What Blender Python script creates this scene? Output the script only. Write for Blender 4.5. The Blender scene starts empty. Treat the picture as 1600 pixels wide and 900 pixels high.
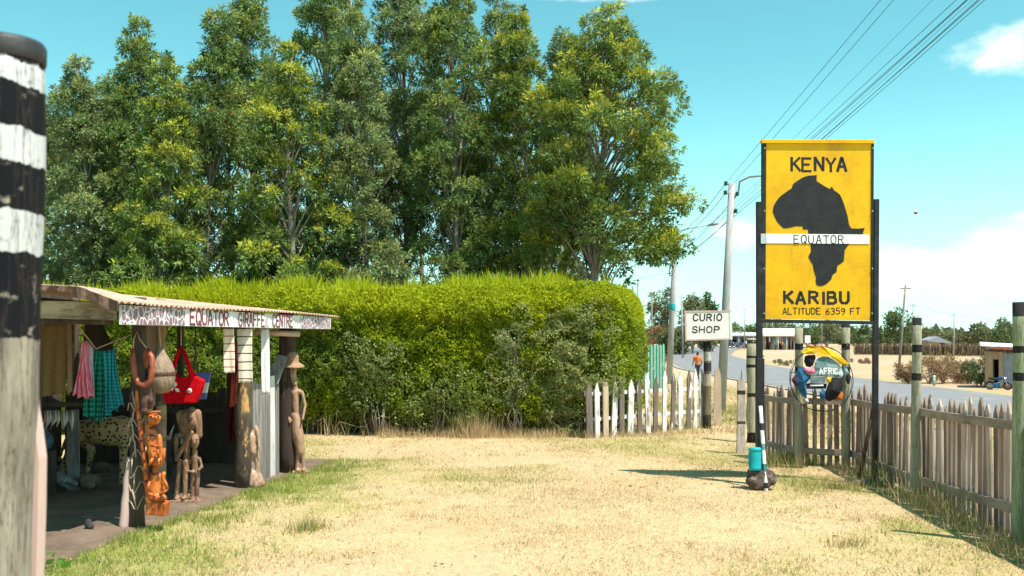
import bpy, bmesh, math, random
import numpy as np
from mathutils import Vector, Matrix, noise as mnoise

R = math.radians
rng = np.random.default_rng(7)
random.seed(7)
SC = bpy.context.scene
COL = SC.collection

# ------------------------------------------------------------------ camera
F, HY, CAMH = 1500.0, 528.0, 1.65          # focal length and horizon in photo pixels, eye height in metres
cam = bpy.data.cameras.new('camera')
cam.sensor_width = 36
cam.lens = 36 * F / 1600
cam.shift_y = (HY - 450) / 1600
cam.clip_start, cam.clip_end = 0.1, 4000
cam.dof.use_dof = True
cam.dof.focus_distance = 12
cam.dof.aperture_fstop = 3.5
co = bpy.data.objects.new('camera', cam)
co.location = (0, 0, CAMH)
co.rotation_euler = (R(90), 0, 0)
COL.objects.link(co)
SC.camera = co

# ------------------------------------------------------------------ sun, sky, exposure
SUN_EL, SUN_AZ = 64, 38                    # azimuth measured from +X towards the camera (-Y)
d = Vector((math.cos(R(SUN_EL)) * math.cos(R(SUN_AZ)), -math.cos(R(SUN_EL)) * math.sin(R(SUN_AZ)), math.sin(R(SUN_EL))))
sl = bpy.data.lights.new('sun', 'SUN')
sl.energy = 5.0
sl.angle = R(0.5)
sl.color = (1, 0.92, 0.82)
so = bpy.data.objects.new('sun', sl)
so.rotation_euler = d.to_track_quat('Z', 'Y').to_euler()
so.location = (20, -6, 40)
COL.objects.link(so)

SC.view_settings.view_transform = 'Standard'
SC.view_settings.look = 'None'
SC.view_settings.gamma = 1
SC.view_settings.exposure = 0.80
SC.cycles.use_denoising = True
SC.cycles.max_bounces = 8
SC.cycles.transparent_max_bounces = 8
SC.cycles.sample_clamp_indirect = 8

W = bpy.data.worlds.new('World')
SC.world = W
W.use_nodes = True
nt = W.node_tree
nt.nodes.clear()


def N(nt, t, **kw):
    n = nt.nodes.new(t)
    for k, v in kw.items():
        if k.startswith('i_'):
            key = k[2:]
            key = int(key) if key.isdigit() else key
            n.inputs[key].default_value = v
        else:
            setattr(n, k, v)
    return n


def L(nt, a, b):
    nt.links.new(a, b)


def mth(nt, op, a, b=None, c=None, clamp=False):
    n = nt.nodes.new('ShaderNodeMath')
    n.operation = op
    n.use_clamp = clamp
    for i, v in enumerate((a, b, c)):
        if v is None:
            continue
        if isinstance(v, (int, float)):
            n.inputs[i].default_value = v
        else:
            nt.links.new(v, n.inputs[i])
    return n.outputs[0]


def mixc(nt, fac, a, b, mode='MIX'):
    n = nt.nodes.new('ShaderNodeMix')
    n.data_type = 'RGBA'
    n.blend_type = mode
    n.clamp_factor = True
    for s, v in ((n.inputs[0], fac), (n.inputs[6], a), (n.inputs[7], b)):
        if isinstance(v, (int, float)):
            s.default_value = v
        elif isinstance(v, (tuple, list)):
            s.default_value = (*v, 1) if len(v) == 3 else v
        else:
            nt.links.new(v, s)
    return n.outputs[2]


def sstep(nt, v, a, b):
    n = nt.nodes.new('ShaderNodeMapRange')
    n.interpolation_type = 'SMOOTHSTEP'
    nt.links.new(v, n.inputs[0])
    n.inputs[1].default_value = a
    n.inputs[2].default_value = b
    return n.outputs[0]


sky = N(nt, 'ShaderNodeTexSky', sky_type='NISHITA')
sky.sun_disc = False
sky.sun_elevation = R(SUN_EL)
sky.sun_rotation = R(90 + SUN_AZ)
sky.altitude = 1900
sky.air_density = 1.0
sky.dust_density = 2.2
sky.ozone_density = 1.0
tc = N(nt, 'ShaderNodeTexCoord')
sep = N(nt, 'ShaderNodeSeparateXYZ')
L(nt, tc.outputs['Generated'], sep.inputs[0])
dx, dy, dz = sep.outputs
az = mth(nt, 'ARCTAN2', dx, dy)            # compass angle of a sky direction, 0 = straight down the lawn
el = mth(nt, 'ARCSINE', dz)
tint = mixc(nt, 1.0, sky.outputs[0], (0.72, 1.42, 1.00), 'MULTIPLY')
# cumulus banks: soft lobes in azimuth / elevation broken up by noise
nz = N(nt, 'ShaderNodeTexNoise', i_Scale=9.0, i_Detail=9.0, i_Roughness=0.58, i_Distortion=0.25)
mp = N(nt, 'ShaderNodeMapping')
mp.inputs['Scale'].default_value = (1, 1, 1.9)
L(nt, tc.outputs['Generated'], mp.inputs[0])
L(nt, mp.outputs[0], nz.inputs['Vector'])
nfac = nz.outputs[0]


def lobe(a0, e0, wa, we):
    u = mth(nt, 'DIVIDE', mth(nt, 'SUBTRACT', az, a0), wa)
    v = mth(nt, 'DIVIDE', mth(nt, 'SUBTRACT', el, e0), we)
    r2 = mth(nt, 'ADD', mth(nt, 'MULTIPLY', u, u), mth(nt, 'MULTIPLY', v, v))
    return mth(nt, 'SUBTRACT', 1.0, r2)


acc = None
for a0, e0, wa, we in ((.485, .262, .070, .030), (.53, .250, .075, .034), (.43, .060, .12, .046), (.50, .080, .09, .045), (.56, .135, .06, .040),
                       (.235, .105, .045, .022), (.13, .345, .15, .012), (-.75, .20, .20, .08), (.95, .16, .22, .09),
                       (1.9, .3, .4, .12), (-2.0, .25, .5, .12), (2.9, .35, .4, .14)):
    o = lobe(a0, e0, wa, we)
    acc = o if acc is None else mth(nt, 'MAXIMUM', acc, o)
cl = mth(nt, 'ADD', mth(nt, 'MULTIPLY', acc, 0.62), mth(nt, 'MULTIPLY', mth(nt, 'SUBTRACT', nfac, 0.5), 2.4))
cmask = mth(nt, 'MULTIPLY', sstep(nt, cl, 0.08, 0.75), 0.78)
hz = mth(nt, 'SUBTRACT', 1.0, sstep(nt, el, -0.02, 0.30))
hz = mth(nt, 'MULTIPLY', mth(nt, 'POWER', hz, 1.35), 0.52)
s1 = mixc(nt, hz, tint, (5.6, 7.7, 8.3))     # pale band low in the sky
nz2 = N(nt, 'ShaderNodeTexNoise', i_Scale=14.0, i_Detail=7.0, i_Roughness=0.6)
L(nt, mp.outputs[0], nz2.inputs['Vector'])
ccol = mixc(nt, sstep(nt, nz2.outputs[0], .36, .62), (6.5, 7.1, 7.6), (8.3, 8.2, 8.3))
s2 = mixc(nt, cmask, s1, ccol)    # sunlit cloud
bg = N(nt, 'ShaderNodeBackground')
bg.inputs[1].default_value = 0.118
L(nt, s2, bg.inputs[0])
wo = N(nt, 'ShaderNodeOutputWorld')
L(nt, bg.outputs[0], wo.inputs[0])


# ------------------------------------------------------------------ terrain and pixel helpers
def sm(a, b, x):
    t = np.clip((np.asarray(x, float) - a) / (b - a), 0, 1)
    return t * t * (3 - 2 * t)


def gz(x, y):
    z = -0.60 * sm(1.0, 6.0, x) * sm(16, 33, y) - 0.90 * sm(7.5, 17, x) * (0.35 + 0.65 * sm(6, 25, y)) - 0.40 * sm(17, 33, x)
    z = z * (1 - 0.72 * sm(75, 195, y))
    return z


def gh(x, y):
    return float(gz(x, y))


def P(px, py, Y):
    return Vector(((px - 800) / F * Y, Y, CAMH + (HY - py) / F * Y))


def G(px, py):                              # where the ray through a photo pixel meets the ground
    u, v = (px - 800) / F, (HY - py) / F
    y = 3.0
    while y < 400:
        if CAMH + v * y < gh(u * y, y):
            break
        y += 0.02
    return Vector((u * y, y, gh(u * y, y)))


def at(px, Y):                              # ground point in a given column at a given distance
    x = (px - 800) / F * Y
    return Vector((x, Y, gh(x, Y)))


# ------------------------------------------------------------------ materials
def new_mat(name):
    m = bpy.data.materials.new(name)
    m.use_nodes = True
    t = m.node_tree
    b = t.nodes['Principled BSDF']
    return m, t, b


def pm(name, c1, c2=None, scale=4, rough=0.8, bump=0.0, stretch=(1, 1, 1), c3=None, s3=1.5, t3=(0.55, 0.65), metal=0.0, detail=6, bscale=None, spec=0.3, split=(0.35, 0.65)):
    """noise-mottled surface: c1/c2 mixed by one noise, patches of c3 by a second"""
    m, t, b = new_mat(name)
    tcn = N(t, 'ShaderNodeTexCoord')
    mpn = N(t, 'ShaderNodeMapping')
    mpn.inputs['Scale'].default_value = stretch
    L(t, tcn.outputs['Object'], mpn.inputs[0])
    n1 = N(t, 'ShaderNodeTexNoise', i_Scale=scale, i_Detail=detail, i_Roughness=0.62)
    L(t, mpn.outputs[0], n1.inputs['Vector'])
    c = mixc(t, sstep(t, n1.outputs[0], split[0], split[1]), c1, c2 or tuple(x * 0.7 for x in c1))
    if c3:
        n2 = N(t, 'ShaderNodeTexNoise', i_Scale=s3, i_Detail=8, i_Roughness=0.68)
        L(t, mpn.outputs[0], n2.inputs['Vector'])
        c = mixc(t, sstep(t, n2.outputs[0], *t3), c, c3)
    L(t, c, b.inputs['Base Color'])
    b.inputs['Roughness'].default_value = rough
    b.inputs['Metallic'].default_value = metal
    b.inputs['Specular IOR Level'].default_value = spec
    if bump:
        n3 = N(t, 'ShaderNodeTexNoise', i_Scale=bscale or scale * 2.5, i_Detail=6)
        L(t, mpn.outputs[0], n3.inputs['Vector'])
        bp = N(t, 'ShaderNodeBump', i_Strength=bump, i_Distance=0.02)
        L(t, n3.outputs[0], bp.inputs['Height'])
        L(t, bp.outputs[0], b.inputs['Normal'])
    return m


def attr_mat(name, rough=0.6, transl=0.0, spec=0.25, mott=0.0, mscale=20, bump=0, sheen=0):
    m, t, b = new_mat(name)
    a = N(t, 'ShaderNodeAttribute', attribute_name='col')
    c = a.outputs['Color']
    if mott or bump:
        tcn = N(t, 'ShaderNodeTexCoord')
        n1 = N(t, 'ShaderNodeTexNoise', i_Scale=mscale, i_Detail=9, i_Roughness=0.7)
        L(t, tcn.outputs['Object'], n1.inputs['Vector'])
        k = mth(t, 'ADD', mth(t, 'MULTIPLY', mth(t, 'SUBTRACT', n1.outputs[0], 0.5), 2 * mott), 1.0)
        cc = N(t, 'ShaderNodeVectorMath', operation='SCALE')
        L(t, c, cc.inputs[0])
        L(t, k, cc.inputs['Scale'])
        c = cc.outputs[0]
        if bump:
            bp = N(t, 'ShaderNodeBump', i_Strength=bump, i_Distance=0.03)
            L(t, n1.outputs[0], bp.inputs['Height'])
            L(t, bp.outputs[0], b.inputs['Normal'])
    L(t, c, b.inputs['Base Color'])
    b.inputs['Roughness'].default_value = rough
    b.inputs['Specular IOR Level'].default_value = spec
    if transl:
        tr = N(t, 'ShaderNodeBsdfTranslucent')
        L(t, c, tr.inputs[0])
        mx = N(t, 'ShaderNodeMixShader', i_0=transl)
        L(t, b.outputs[0], mx.inputs[1])
        L(t, tr.outputs[0], mx.inputs[2])
        L(t, mx.outputs[0], t.nodes['Material Output'].inputs[0])
    return m


M = {}
M['leaf'] = attr_mat('leaf', 0.55, 0.30, 0.22)
M['needle'] = attr_mat('needle', 0.65, 0.42, 0.15)
M['grass'] = attr_mat('grass_blade', 0.75, 0.25, 0.15)
M['ground'] = attr_mat('ground', 0.95, 0, 0.05, mott=0.38, mscale=14, bump=0.5)
M['bark'] = pm('bark', (.30, .25, .20), (.15, .12, .095), 6, .9, .4, (1, 1, .25), (.42, .38, .33), 2.0)
M['darkcore'] = pm('inner_shade_core', (.03, .035, .015), (.045, .03, .02), 8, .95, .3)  # near-black green: shade inside the hedge put into the colour
M['asphalt'] = pm('asphalt', (.20, .20, .21), (.16, .16, .17), 3, .85, .1, c3=(.24, .23, .22), s3=.4)
M['edge_line'] = pm('worn_line_paint', (.33, .32, .30), (.22, .21, .2), 4, .85)
M['yellow'] = pm('yellow_board_paint', (.80, .47, .004), (.73, .41, .004), 3.2, .5, .04, c3=(.55, .33, .02), s3=2.6, t3=(.58, .80))
def sign_paint():
    m, t, b = new_mat('yellow_board_paint')
    tcn = N(t, 'ShaderNodeTexCoord')
    mpn = N(t, 'ShaderNodeMapping')
    mpn.inputs['Scale'].default_value = (9, 9, 1.1)
    L(t, tcn.outputs['Object'], mpn.inputs[0])
    st = N(t, 'ShaderNodeTexNoise', i_Scale=1.6, i_Detail=8, i_Roughness=.65)
    L(t, mpn.outputs[0], st.inputs['Vector'])
    bl = N(t, 'ShaderNodeTexNoise', i_Scale=2.3, i_Detail=8, i_Roughness=.7)
    L(t, tcn.outputs['Object'], bl.inputs['Vector'])
    fi = N(t, 'ShaderNodeTexNoise', i_Scale=55, i_Detail=6, i_Roughness=.75)
    L(t, tcn.outputs['Object'], fi.inputs['Vector'])
    c = mixc(t, sstep(t, bl.outputs[0], .35, .68), (.76, .43, .004), (.62, .325, .006))
    c = mixc(t, mth(t, 'MULTIPLY', sstep(t, st.outputs[0], .54, .74), .55), c, (.40, .225, .02))
    c = mixc(t, mth(t, 'MULTIPLY', mth(t, 'MULTIPLY', sstep(t, bl.outputs[0], .54, .66), sstep(t, fi.outputs[0], .5, .62)), .55), c, (.30, .20, .05))
    c = mixc(t, mth(t, 'MULTIPLY', sstep(t, fi.outputs[0], .70, .74), .6), c, (.72, .56, .25))
    L(t, c, b.inputs['Base Color'])
    b.inputs['Roughness'].default_value = .6
    b.inputs['Specular IOR Level'].default_value = .25
    bp = N(t, 'ShaderNodeBump', i_Strength=.25, i_Distance=.03)
    L(t, bl.outputs[0], bp.inputs['Height'])
    L(t, bp.outputs[0], b.inputs['Normal'])
    return m


M['yellow'] = sign_paint()
M['black'] = pm('black_paint', (.012, .012, .014), (.022, .022, .024), 9, .5, .05, c3=(.035, .036, .04), s3=4)
M['mapblack'] = pm('charcoal_map_paint', (.017, .018, .021), (.026, .027, .03), 7, .6, c3=(.045, .047, .052), s3=5, t3=(.56, .8), spec=.2)
M['bandwhite'] = pm('white_band_paint', (.80, .80, .80), (.72, .72, .72), 6, .5, c3=(.60, .56, .46), s3=4)
M['letter'] = pm('black_letter_paint', (.012, .012, .012), (.02, .02, .02), 12, .5)
M['whitewood'] = pm('chipped_white_paint', (.66, .65, .65), (.54, .52, .51), 8, .7, .2, (1, 1, .3), (.24, .19, .155), 7, (.54, .62))
M['flakewood'] = pm('flaking_paint', (.11, .085, .075), (.17, .135, .115), 10, .85, .3, (1, 1, .22), (.62, .6, .58), 7, (.56, .60))
M['barewood'] = pm('bare_tan_wood', (.50, .38, .29), (.40, .30, .22), 9, .85, .2, (1, 1, .2))
M['fencewood'] = pm('weathered_fence_wood', (.36, .265, .22), (.22, .155, .128), 7, .9, .4, (1, 1, .14), (.11, .08, .065), 3.2, (.52, .68))
M['fencewood_pale'] = pm('bleached_fence_wood', (.50, .40, .35), (.34, .26, .22), 8, .9, .4, (1, 1, .16), (.16, .12, .10), 4, (.56, .7))
M['fencewood_dark'] = pm('dark_fence_wood', (.27, .19, .155), (.16, .115, .095), 8, .9, .4, (1, 1, .16), (.07, .05, .042), 4, (.54, .7))
M['railwood'] = pm('weathered_rail_wood', (.34, .27, .22), (.22, .17, .14), 9, .9, .35, (.3, .3, 1), (.10, .08, .065), 5, (.58, .7))
M['greywood'] = pm('grey_weathered_planks', (.30, .275, .265), (.15, .135, .128), 11, .9, .5, (1, 1, .10), (.06, .052, .048), 5, (.53, .64))
M['darkwood'] = pm('dark_weathered_wood', (.09, .065, .05), (.05, .037, .03), 8, .9, .4, (1, 1, .2), (.17, .13, .10), 5, (.58, .7))
M['brownpost'] = pm('brown_post_wood', (.05, .03, .024), (.028, .018, .016), 8, .8, .3, (1, 1, .2), (.12, .075, .055), 4)
M['lichenpost'] = pm('lichened_post', (.11, .08, .058), (.045, .034, .026), 9, .9, .6, (1, 1, .3), (.48, .28, .11), 7, (.56, .63))
M['beam'] = pm('pale_beam_wood', (.42, .30, .19), (.28, .19, .12), 6, .85, .3, (.35, 1, 1.4), (.10, .065, .045), 4, (.47, .62))
M['roofmetal'] = pm('dusty_iron_sheet', (.50, .345, .27), (.40, .265, .20), 3, .75, .05, (1, .3, 1), (.23, .115, .075), 5, (.50, .68), .05)
M['rust'] = pm('rusted_sheet_edge', (.17, .10, .07), (.10, .065, .05), 9, .9, .5)
M['fascia'] = pm('whitewashed_fascia', (.68, .67, .70), (.60, .58, .61), 5, .7, .1, c3=(.42, .36, .36), s3=6)
M['maroon'] = pm('maroon_letter_paint', (.14, .03, .035), (.19, .05, .05), 10, .7)
M['rock'] = pm('rough_stone', (.16, .12, .10), (.075, .058, .05), 9, .95, .8, c3=(.34, .28, .24), s3=6)
M['stump'] = pm('stump_stone', (.10, .07, .06), (.055, .04, .035), 14, .95, 1.0, c3=(.26, .21, .17), s3=9, t3=(.5, .66))
M['teal'] = pm('teal_plastic', (.01, .36, .40), (.01, .31, .36), 7, .4, .05)
M['concrete'] = pm('concrete_pole', (.36, .35, .355), (.29, .285, .29), 5, .85, .15, (1, 1, .3), (.30, .29, .29), 3, (.6, .75))
M['steel'] = pm('grey_steel', (.30, .31, .32), (.22, .23, .24), 8, .5, metal=.4)
M['cable'] = pm('dark_cable', (.02, .035, .045), (.03, .05, .06), 5, .6)
M['insulator'] = pm('green_glass_insulator', (.01, .10, .08), (.01, .07, .06), 6, .2)
M['statue'] = pm('brown_carved_wood', (.30, .17, .105), (.12, .065, .04), 16, .5, .8, (1, 1, .35), (.40, .26, .17), 9, (.56, .7))
M['statuelight'] = pm('pale_carved_wood', (.52, .35, .25), (.30, .18, .12), 14, .55, .7, (1, 1, .3), (.15, .09, .06), 9, (.58, .66))
M['orangewood'] = pm('orange_varnished_wood', (.62, .19, .04), (.36, .075, .018), 14, .32, .5, (1, 1, .4), (.13, .03, .014), 9, (.56, .68))
M['redwood'] = pm('dark_red_wood', (.15, .035, .02), (.08, .02, .015), 12, .45, .2)
M['maskwood'] = pm('brown_mask_wood', (.11, .05, .035), (.065, .03, .022), 40, .7, .5)
M['straw'] = pm('woven_straw', (.40, .25, .16), (.27, .16, .10), 40, .9, .5, (1, 1, 3))
M['gourd'] = pm('woven_basket', (.30, .22, .16), (.20, .14, .10), 30, .9, .5, (1, 1, .4))
M['brownknit'] = pm('brown_knit', (.30, .19, .085), (.24, .145, .06), 60, .95, .5)
M['pink'] = pm('pink_cloth', (.70, .30, .42), (.62, .05, .10), 22, .85, .1, (4, 4, .2))
M['lilac'] = pm('lilac_cloth', (.62, .48, .62), (.5, .36, .5), 10, .85)
M['redbag'] = pm('red_felt', (.56, .006, .012), (.42, .004, .009), 24, 1.0, .35, spec=.05)
M['darkcloth'] = pm('dark_cloth', (.012, .011, .014), (.02, .018, .02), 14, .9, .2)
M['bluecloth'] = pm('blue_cloth', (.02, .13, .25), (.015, .06, .14), 12, .85, .2)
M['dustyblue'] = pm('faded_blue_canvas', (.10, .12, .36), (.07, .09, .28), 20, .9)
M['ivory'] = pm('ivory_horn', (.70, .66, .62), (.52, .47, .44), 8, .4)
M['string'] = pm('tan_string', (.50, .38, .22), (.38, .28, .15), 30, .9)
M['rustcloth'] = pm('rust_red_cord', (.34, .055, .03), (.16, .025, .02), 24, .8, .3, (1, 1, .2))
M['maroonc'] = pm('maroon_cloth', (.07, .010, .014), (.11, .015, .02), 9, .9, .1)
M['clothyellow'] = pm('yellow_cloth', (.80, .50, .01), (.72, .36, .01), 12, .8, .2)
M['clothteal'] = pm('teal_painted_panel', (.10, .19, .21), (.26, .36, .38), 6, .6, c3=(.05, .11, .12), s3=4, t3=(.5, .7))
M['clothgrey'] = pm('grey_painted_panel', (.44, .50, .56), (.36, .42, .48), 8, .6)
M['clothpale'] = pm('pale_strip', (.60, .60, .62), (.50, .50, .52), 8, .6)
M['clothorange'] = pm('orange_cloth', (.62, .16, .03), (.45, .10, .02), 16, .8, .2)
M['white'] = pm('white_cloth', (.74, .73, .71), (.66, .64, .62), 8, .85)
M['skin'] = pm('dark_skin', (.09, .045, .03), (.07, .036, .024), 8, .5)
M['hair'] = pm('black_hair', (.01, .01, .01), (.018, .016, .015), 40, .9)
M['orangeshirt'] = pm('orange_shirt', (.52, .17, .05), (.44, .13, .04), 10, .85)
M['whiteshirt'] = pm('white_shirt', (.72, .72, .72), (.62, .62, .62), 10, .85)
M['blueshirt'] = pm('blue_shirt', (.02, .28, .40), (.02, .22, .32), 10, .85)
M['trousers'] = pm('dark_trousers', (.03, .035, .05), (.02, .022, .03), 10, .9)
M['greenpaint'] = pm('green_fence_paint', (.02, .30, .18), (.015, .22, .13), 6, .6, c3=(.55, .62, .58), s3=4, t3=(.58, .64))
M['rubber'] = pm('black_rubber', (.015, .015, .015), (.022, .022, .022), 14, .8)
M['chrome'] = pm('chrome', (.6, .6, .6), (.5, .5, .5), 6, .25, metal=.9)
M['bluetank'] = pm('blue_tank_paint', (.02, .10, .22), (.015, .07, .16), 6, .3)
M['redrim'] = pm('red_wheel_paint', (.45, .04, .03), (.38, .03, .025), 6, .4)
M['wallplaster'] = pm('grey_blue_sheet_wall', (.27, .29, .33), (.21, .23, .27), 4, .8, .1)
M['shedwood'] = pm('tan_shed_boards', (.40, .27, .17), (.32, .21, .13), 7, .9, .2, (1, 1, .2))  # tan board wood of the shack and the hut
M['redroof'] = pm('red_edged_roof', (.50, .13, .10), (.42, .11, .085), 5, .7)
M['greyroof'] = pm('bleached_roof_sheet', (.62, .64, .66), (.52, .54, .57), 4, .6, .1)
M['creamroof'] = pm('cream_roof', (.78, .71, .62), (.70, .62, .54), 3, .8)
M['creamwall'] = pm('cream_wall', (.62, .55, .48), (.55, .48, .42), 3, .85)
M['doordark'] = pm('dark_doorway', (.02, .018, .016), (.03, .026, .022), 6, .9)
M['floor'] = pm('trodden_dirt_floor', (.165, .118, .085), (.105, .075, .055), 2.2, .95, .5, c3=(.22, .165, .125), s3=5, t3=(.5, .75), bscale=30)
M['floorlip'] = pm('pale_floor_edge', (.46, .36, .28), (.30, .23, .17), 14, .95, .5)
M['pinkplank'] = pm('pinkish_bare_plank', (.56, .40, .36), (.47, .32, .285), 6, .8, .1, (1, 1, .2))
M['dryfence'] = pm('dry_brush_fence', (.30, .215, .15), (.19, .135, .095), 6, .95, .4, (1, 1, .3))
M['flower'] = attr_mat('petals', .6, .2)


def stripe_mat(name, base, line, period, width, axis='Z', base2=None, rough=.85, off=0.0, col3=None):
    """woven stripes across one object axis"""
    m, t, b = new_mat(name)
    tcn = N(t, 'ShaderNodeTexCoord')
    sp = N(t, 'ShaderNodeSeparateXYZ')
    L(t, tcn.outputs['Object'], sp.inputs[0])
    v = sp.outputs[axis]
    nz = N(t, 'ShaderNodeTexNoise', i_Scale=9, i_Detail=4)
    L(t, tcn.outputs['Object'], nz.inputs['Vector'])
    v = mth(t, 'ADD', v, mth(t, 'MULTIPLY', nz.outputs[0], period * .12))
    fr = mth(t, 'FRACT', mth(t, 'ADD', mth(t, 'DIVIDE', v, period), off + 100.0))
    k = mth(t, 'LESS_THAN', fr, width)
    bb = mixc(t, nz.outputs[0], base, base2 or tuple(x * .85 for x in base))
    c = mixc(t, k, bb, line)
    if col3:
        k2 = mth(t, 'LESS_THAN', mth(t, 'FRACT', mth(t, 'ADD', mth(t, 'DIVIDE', sp.outputs['Y' if axis == 'Z' else 'Z'], period * 1.1), 100.3)), .35)
        c = mixc(t, mth(t, 'MULTIPLY', k2, .6), c, col3)
    L(t, c, b.inputs['Base Color'])
    b.inputs['Roughness'].default_value = rough
    b.inputs['Specular IOR Level'].default_value = .15
    return m


M['redstripe'] = stripe_mat('cream_scarf_red_stripes', (.70, .60, .50), (.32, .04, .03), .078, .13)
M['blackstripe'] = stripe_mat('cream_scarf_dark_stripes', (.70, .63, .53), (.05, .045, .04), .088, .14)
M['greencheck'] = stripe_mat('green_check_cloth', (.015, .22, .15), (.01, .05, .06), .045, .4, col3=(.02, .42, .36))
M['turqcheck'] = stripe_mat('turquoise_stripe_cloth', (.02, .30, .36), (.015, .07, .14), .028, .42, axis='Y', col3=(.04, .40, .42))


def bands_mat(name, base, base2, bands, band_col, rough=.8, slant=0.0, ragged=.012, patch=None):
    """post wood with hand-painted rings between given heights (object z)"""
    m, t, b = new_mat(name)
    tcn = N(t, 'ShaderNodeTexCoord')
    sp = N(t, 'ShaderNodeSeparateXYZ')
    L(t, tcn.outputs['Object'], sp.inputs[0])
    mpn = N(t, 'ShaderNodeMapping')
    mpn.inputs['Scale'].default_value = (1, 1, .15)
    L(t, tcn.outputs['Object'], mpn.inputs[0])
    n1 = N(t, 'ShaderNodeTexNoise', i_Scale=22, i_Detail=7, i_Roughness=.65)
    L(t, mpn.outputs[0], n1.inputs['Vector'])
    n2 = N(t, 'ShaderNodeTexNoise', i_Scale=30, i_Detail=5)
    L(t, tcn.outputs['Object'], n2.inputs['Vector'])
    z = mth(t, 'ADD', sp.outputs['Z'], mth(t, 'MULTIPLY', mth(t, 'SUBTRACT', n1.outputs[0], .5), ragged * 2))
    z = mth(t, 'ADD', z, mth(t, 'MULTIPLY', sp.outputs['X'], slant))
    c = mixc(t, sstep(t, n1.outputs[0], .3, .7), base, base2)
    for band in bands:
        z0, z1 = band[0], band[1]
        bc = band[2] if len(band) > 2 else band_col
        k = mth(t, 'MULTIPLY', mth(t, 'GREATER_THAN', z, z0), mth(t, 'LESS_THAN', z, z1))
        worn = mth(t, 'MULTIPLY', k, sstep(t, n2.outputs[0], .25, .40))
        bcv = mixc(t, n1.outputs[0], bc, tuple(x * .72 for x in bc))
        c = mixc(t, worn, c, bcv)
    mp3 = N(t, 'ShaderNodeMapping')
    mp3.inputs['Scale'].default_value = (1, 1, .05)
    L(t, tcn.outputs['Object'], mp3.inputs[0])
    n4 = N(t, 'ShaderNodeTexNoise', i_Scale=34, i_Detail=5, i_Roughness=.7)
    L(t, mp3.outputs[0], n4.inputs['Vector'])
    crack = mth(t, 'MULTIPLY', mth(t, 'SUBTRACT', 1.0, sstep(t, mth(t, 'ABSOLUTE', mth(t, 'SUBTRACT', n4.outputs[0], .5)), .004, .022)), .7)
    c = mixc(t, crack, c, (.035, .028, .022))
    L(t, c, b.inputs['Base Color'])
    b.inputs['Roughness'].default_value = rough
    b.inputs['Specular IOR Level'].default_value = .15
    bp = N(t, 'ShaderNodeBump', i_Strength=.45, i_Distance=.02)
    L(t, n1.outputs[0], bp.inputs['Height'])
    L(t, bp.outputs[0], b.inputs['Normal'])
    return m


def giraffe_mat(name, scale=22, sx=1.0):
    m, t, b = new_mat(name)
    tcn = N(t, 'ShaderNodeTexCoord')
    mpn = N(t, 'ShaderNodeMapping')
    mpn.inputs['Scale'].default_value = (sx, sx, .75)
    L(t, tcn.outputs['Object'], mpn.inputs[0])
    v = N(t, 'ShaderNodeTexVoronoi', feature='DISTANCE_TO_EDGE', i_Scale=scale)
    L(t, mpn.outputs[0], v.inputs['Vector'])
    n = N(t, 'ShaderNodeTexNoise', i_Scale=40, i_Detail=4)
    L(t, tcn.outputs['Object'], n.inputs['Vector'])
    k = sstep(t, v.outputs['Distance'], .045, .085)
    c = mixc(t, k, mixc(t, n.outputs[0], (.72, .72, .76), (.55, .53, .57)), mixc(t, n.outputs[0], (.17, .085, .10), (.28, .19, .21)))
    L(t, c, b.inputs['Base Color'])
    b.inputs['Roughness'].default_value = .75
    return m


def spot_mat(name):
    m, t, b = new_mat(name)
    tcn = N(t, 'ShaderNodeTexCoord')
    v = N(t, 'ShaderNodeTexVoronoi', feature='F1', i_Scale=23, i_Randomness=.75)
    L(t, tcn.outputs['Object'], v.inputs['Vector'])
    n = N(t, 'ShaderNodeTexNoise', i_Scale=12, i_Detail=5)
    L(t, tcn.outputs['Object'], n.inputs['Vector'])
    k = sstep(t, v.outputs['Distance'], .33, .42)
    c = mixc(t, k, (.02, .014, .01), mixc(t, n.outputs[0], (.50, .34, .15), (.36, .22, .10)))
    L(t, c, b.inputs['Base Color'])
    b.inputs['Roughness'].default_value = .5
    return m


# ------------------------------------------------------------------ object helpers
def tag(o, label=None, cat=None, group=None, kind=None):
    for k, v in (('label', label), ('category', cat), ('group', group), ('kind', kind)):
        if v:
            o[k] = v
    return o


def empty(name, loc, label, cat, group=None):
    o = bpy.data.objects.new(name, None)
    o.empty_display_size = .1
    COL.objects.link(o)
    o.location = loc
    return tag(o, label, cat, group)


def wloc(o):
    v = Vector((0, 0, 0))
    while o:
        v += o.location
        o = o.parent
    return v


def link(name, me, mats, parent=None, loc=None):
    o = bpy.data.objects.new(name, me)
    for m in (mats if isinstance(mats, (list, tuple)) else [mats]):
        me.materials.append(m if not isinstance(m, str) else M[m])
    COL.objects.link(o)
    if loc is not None:
        o.location = loc
    if parent:
        o.parent = parent
    return o


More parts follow.
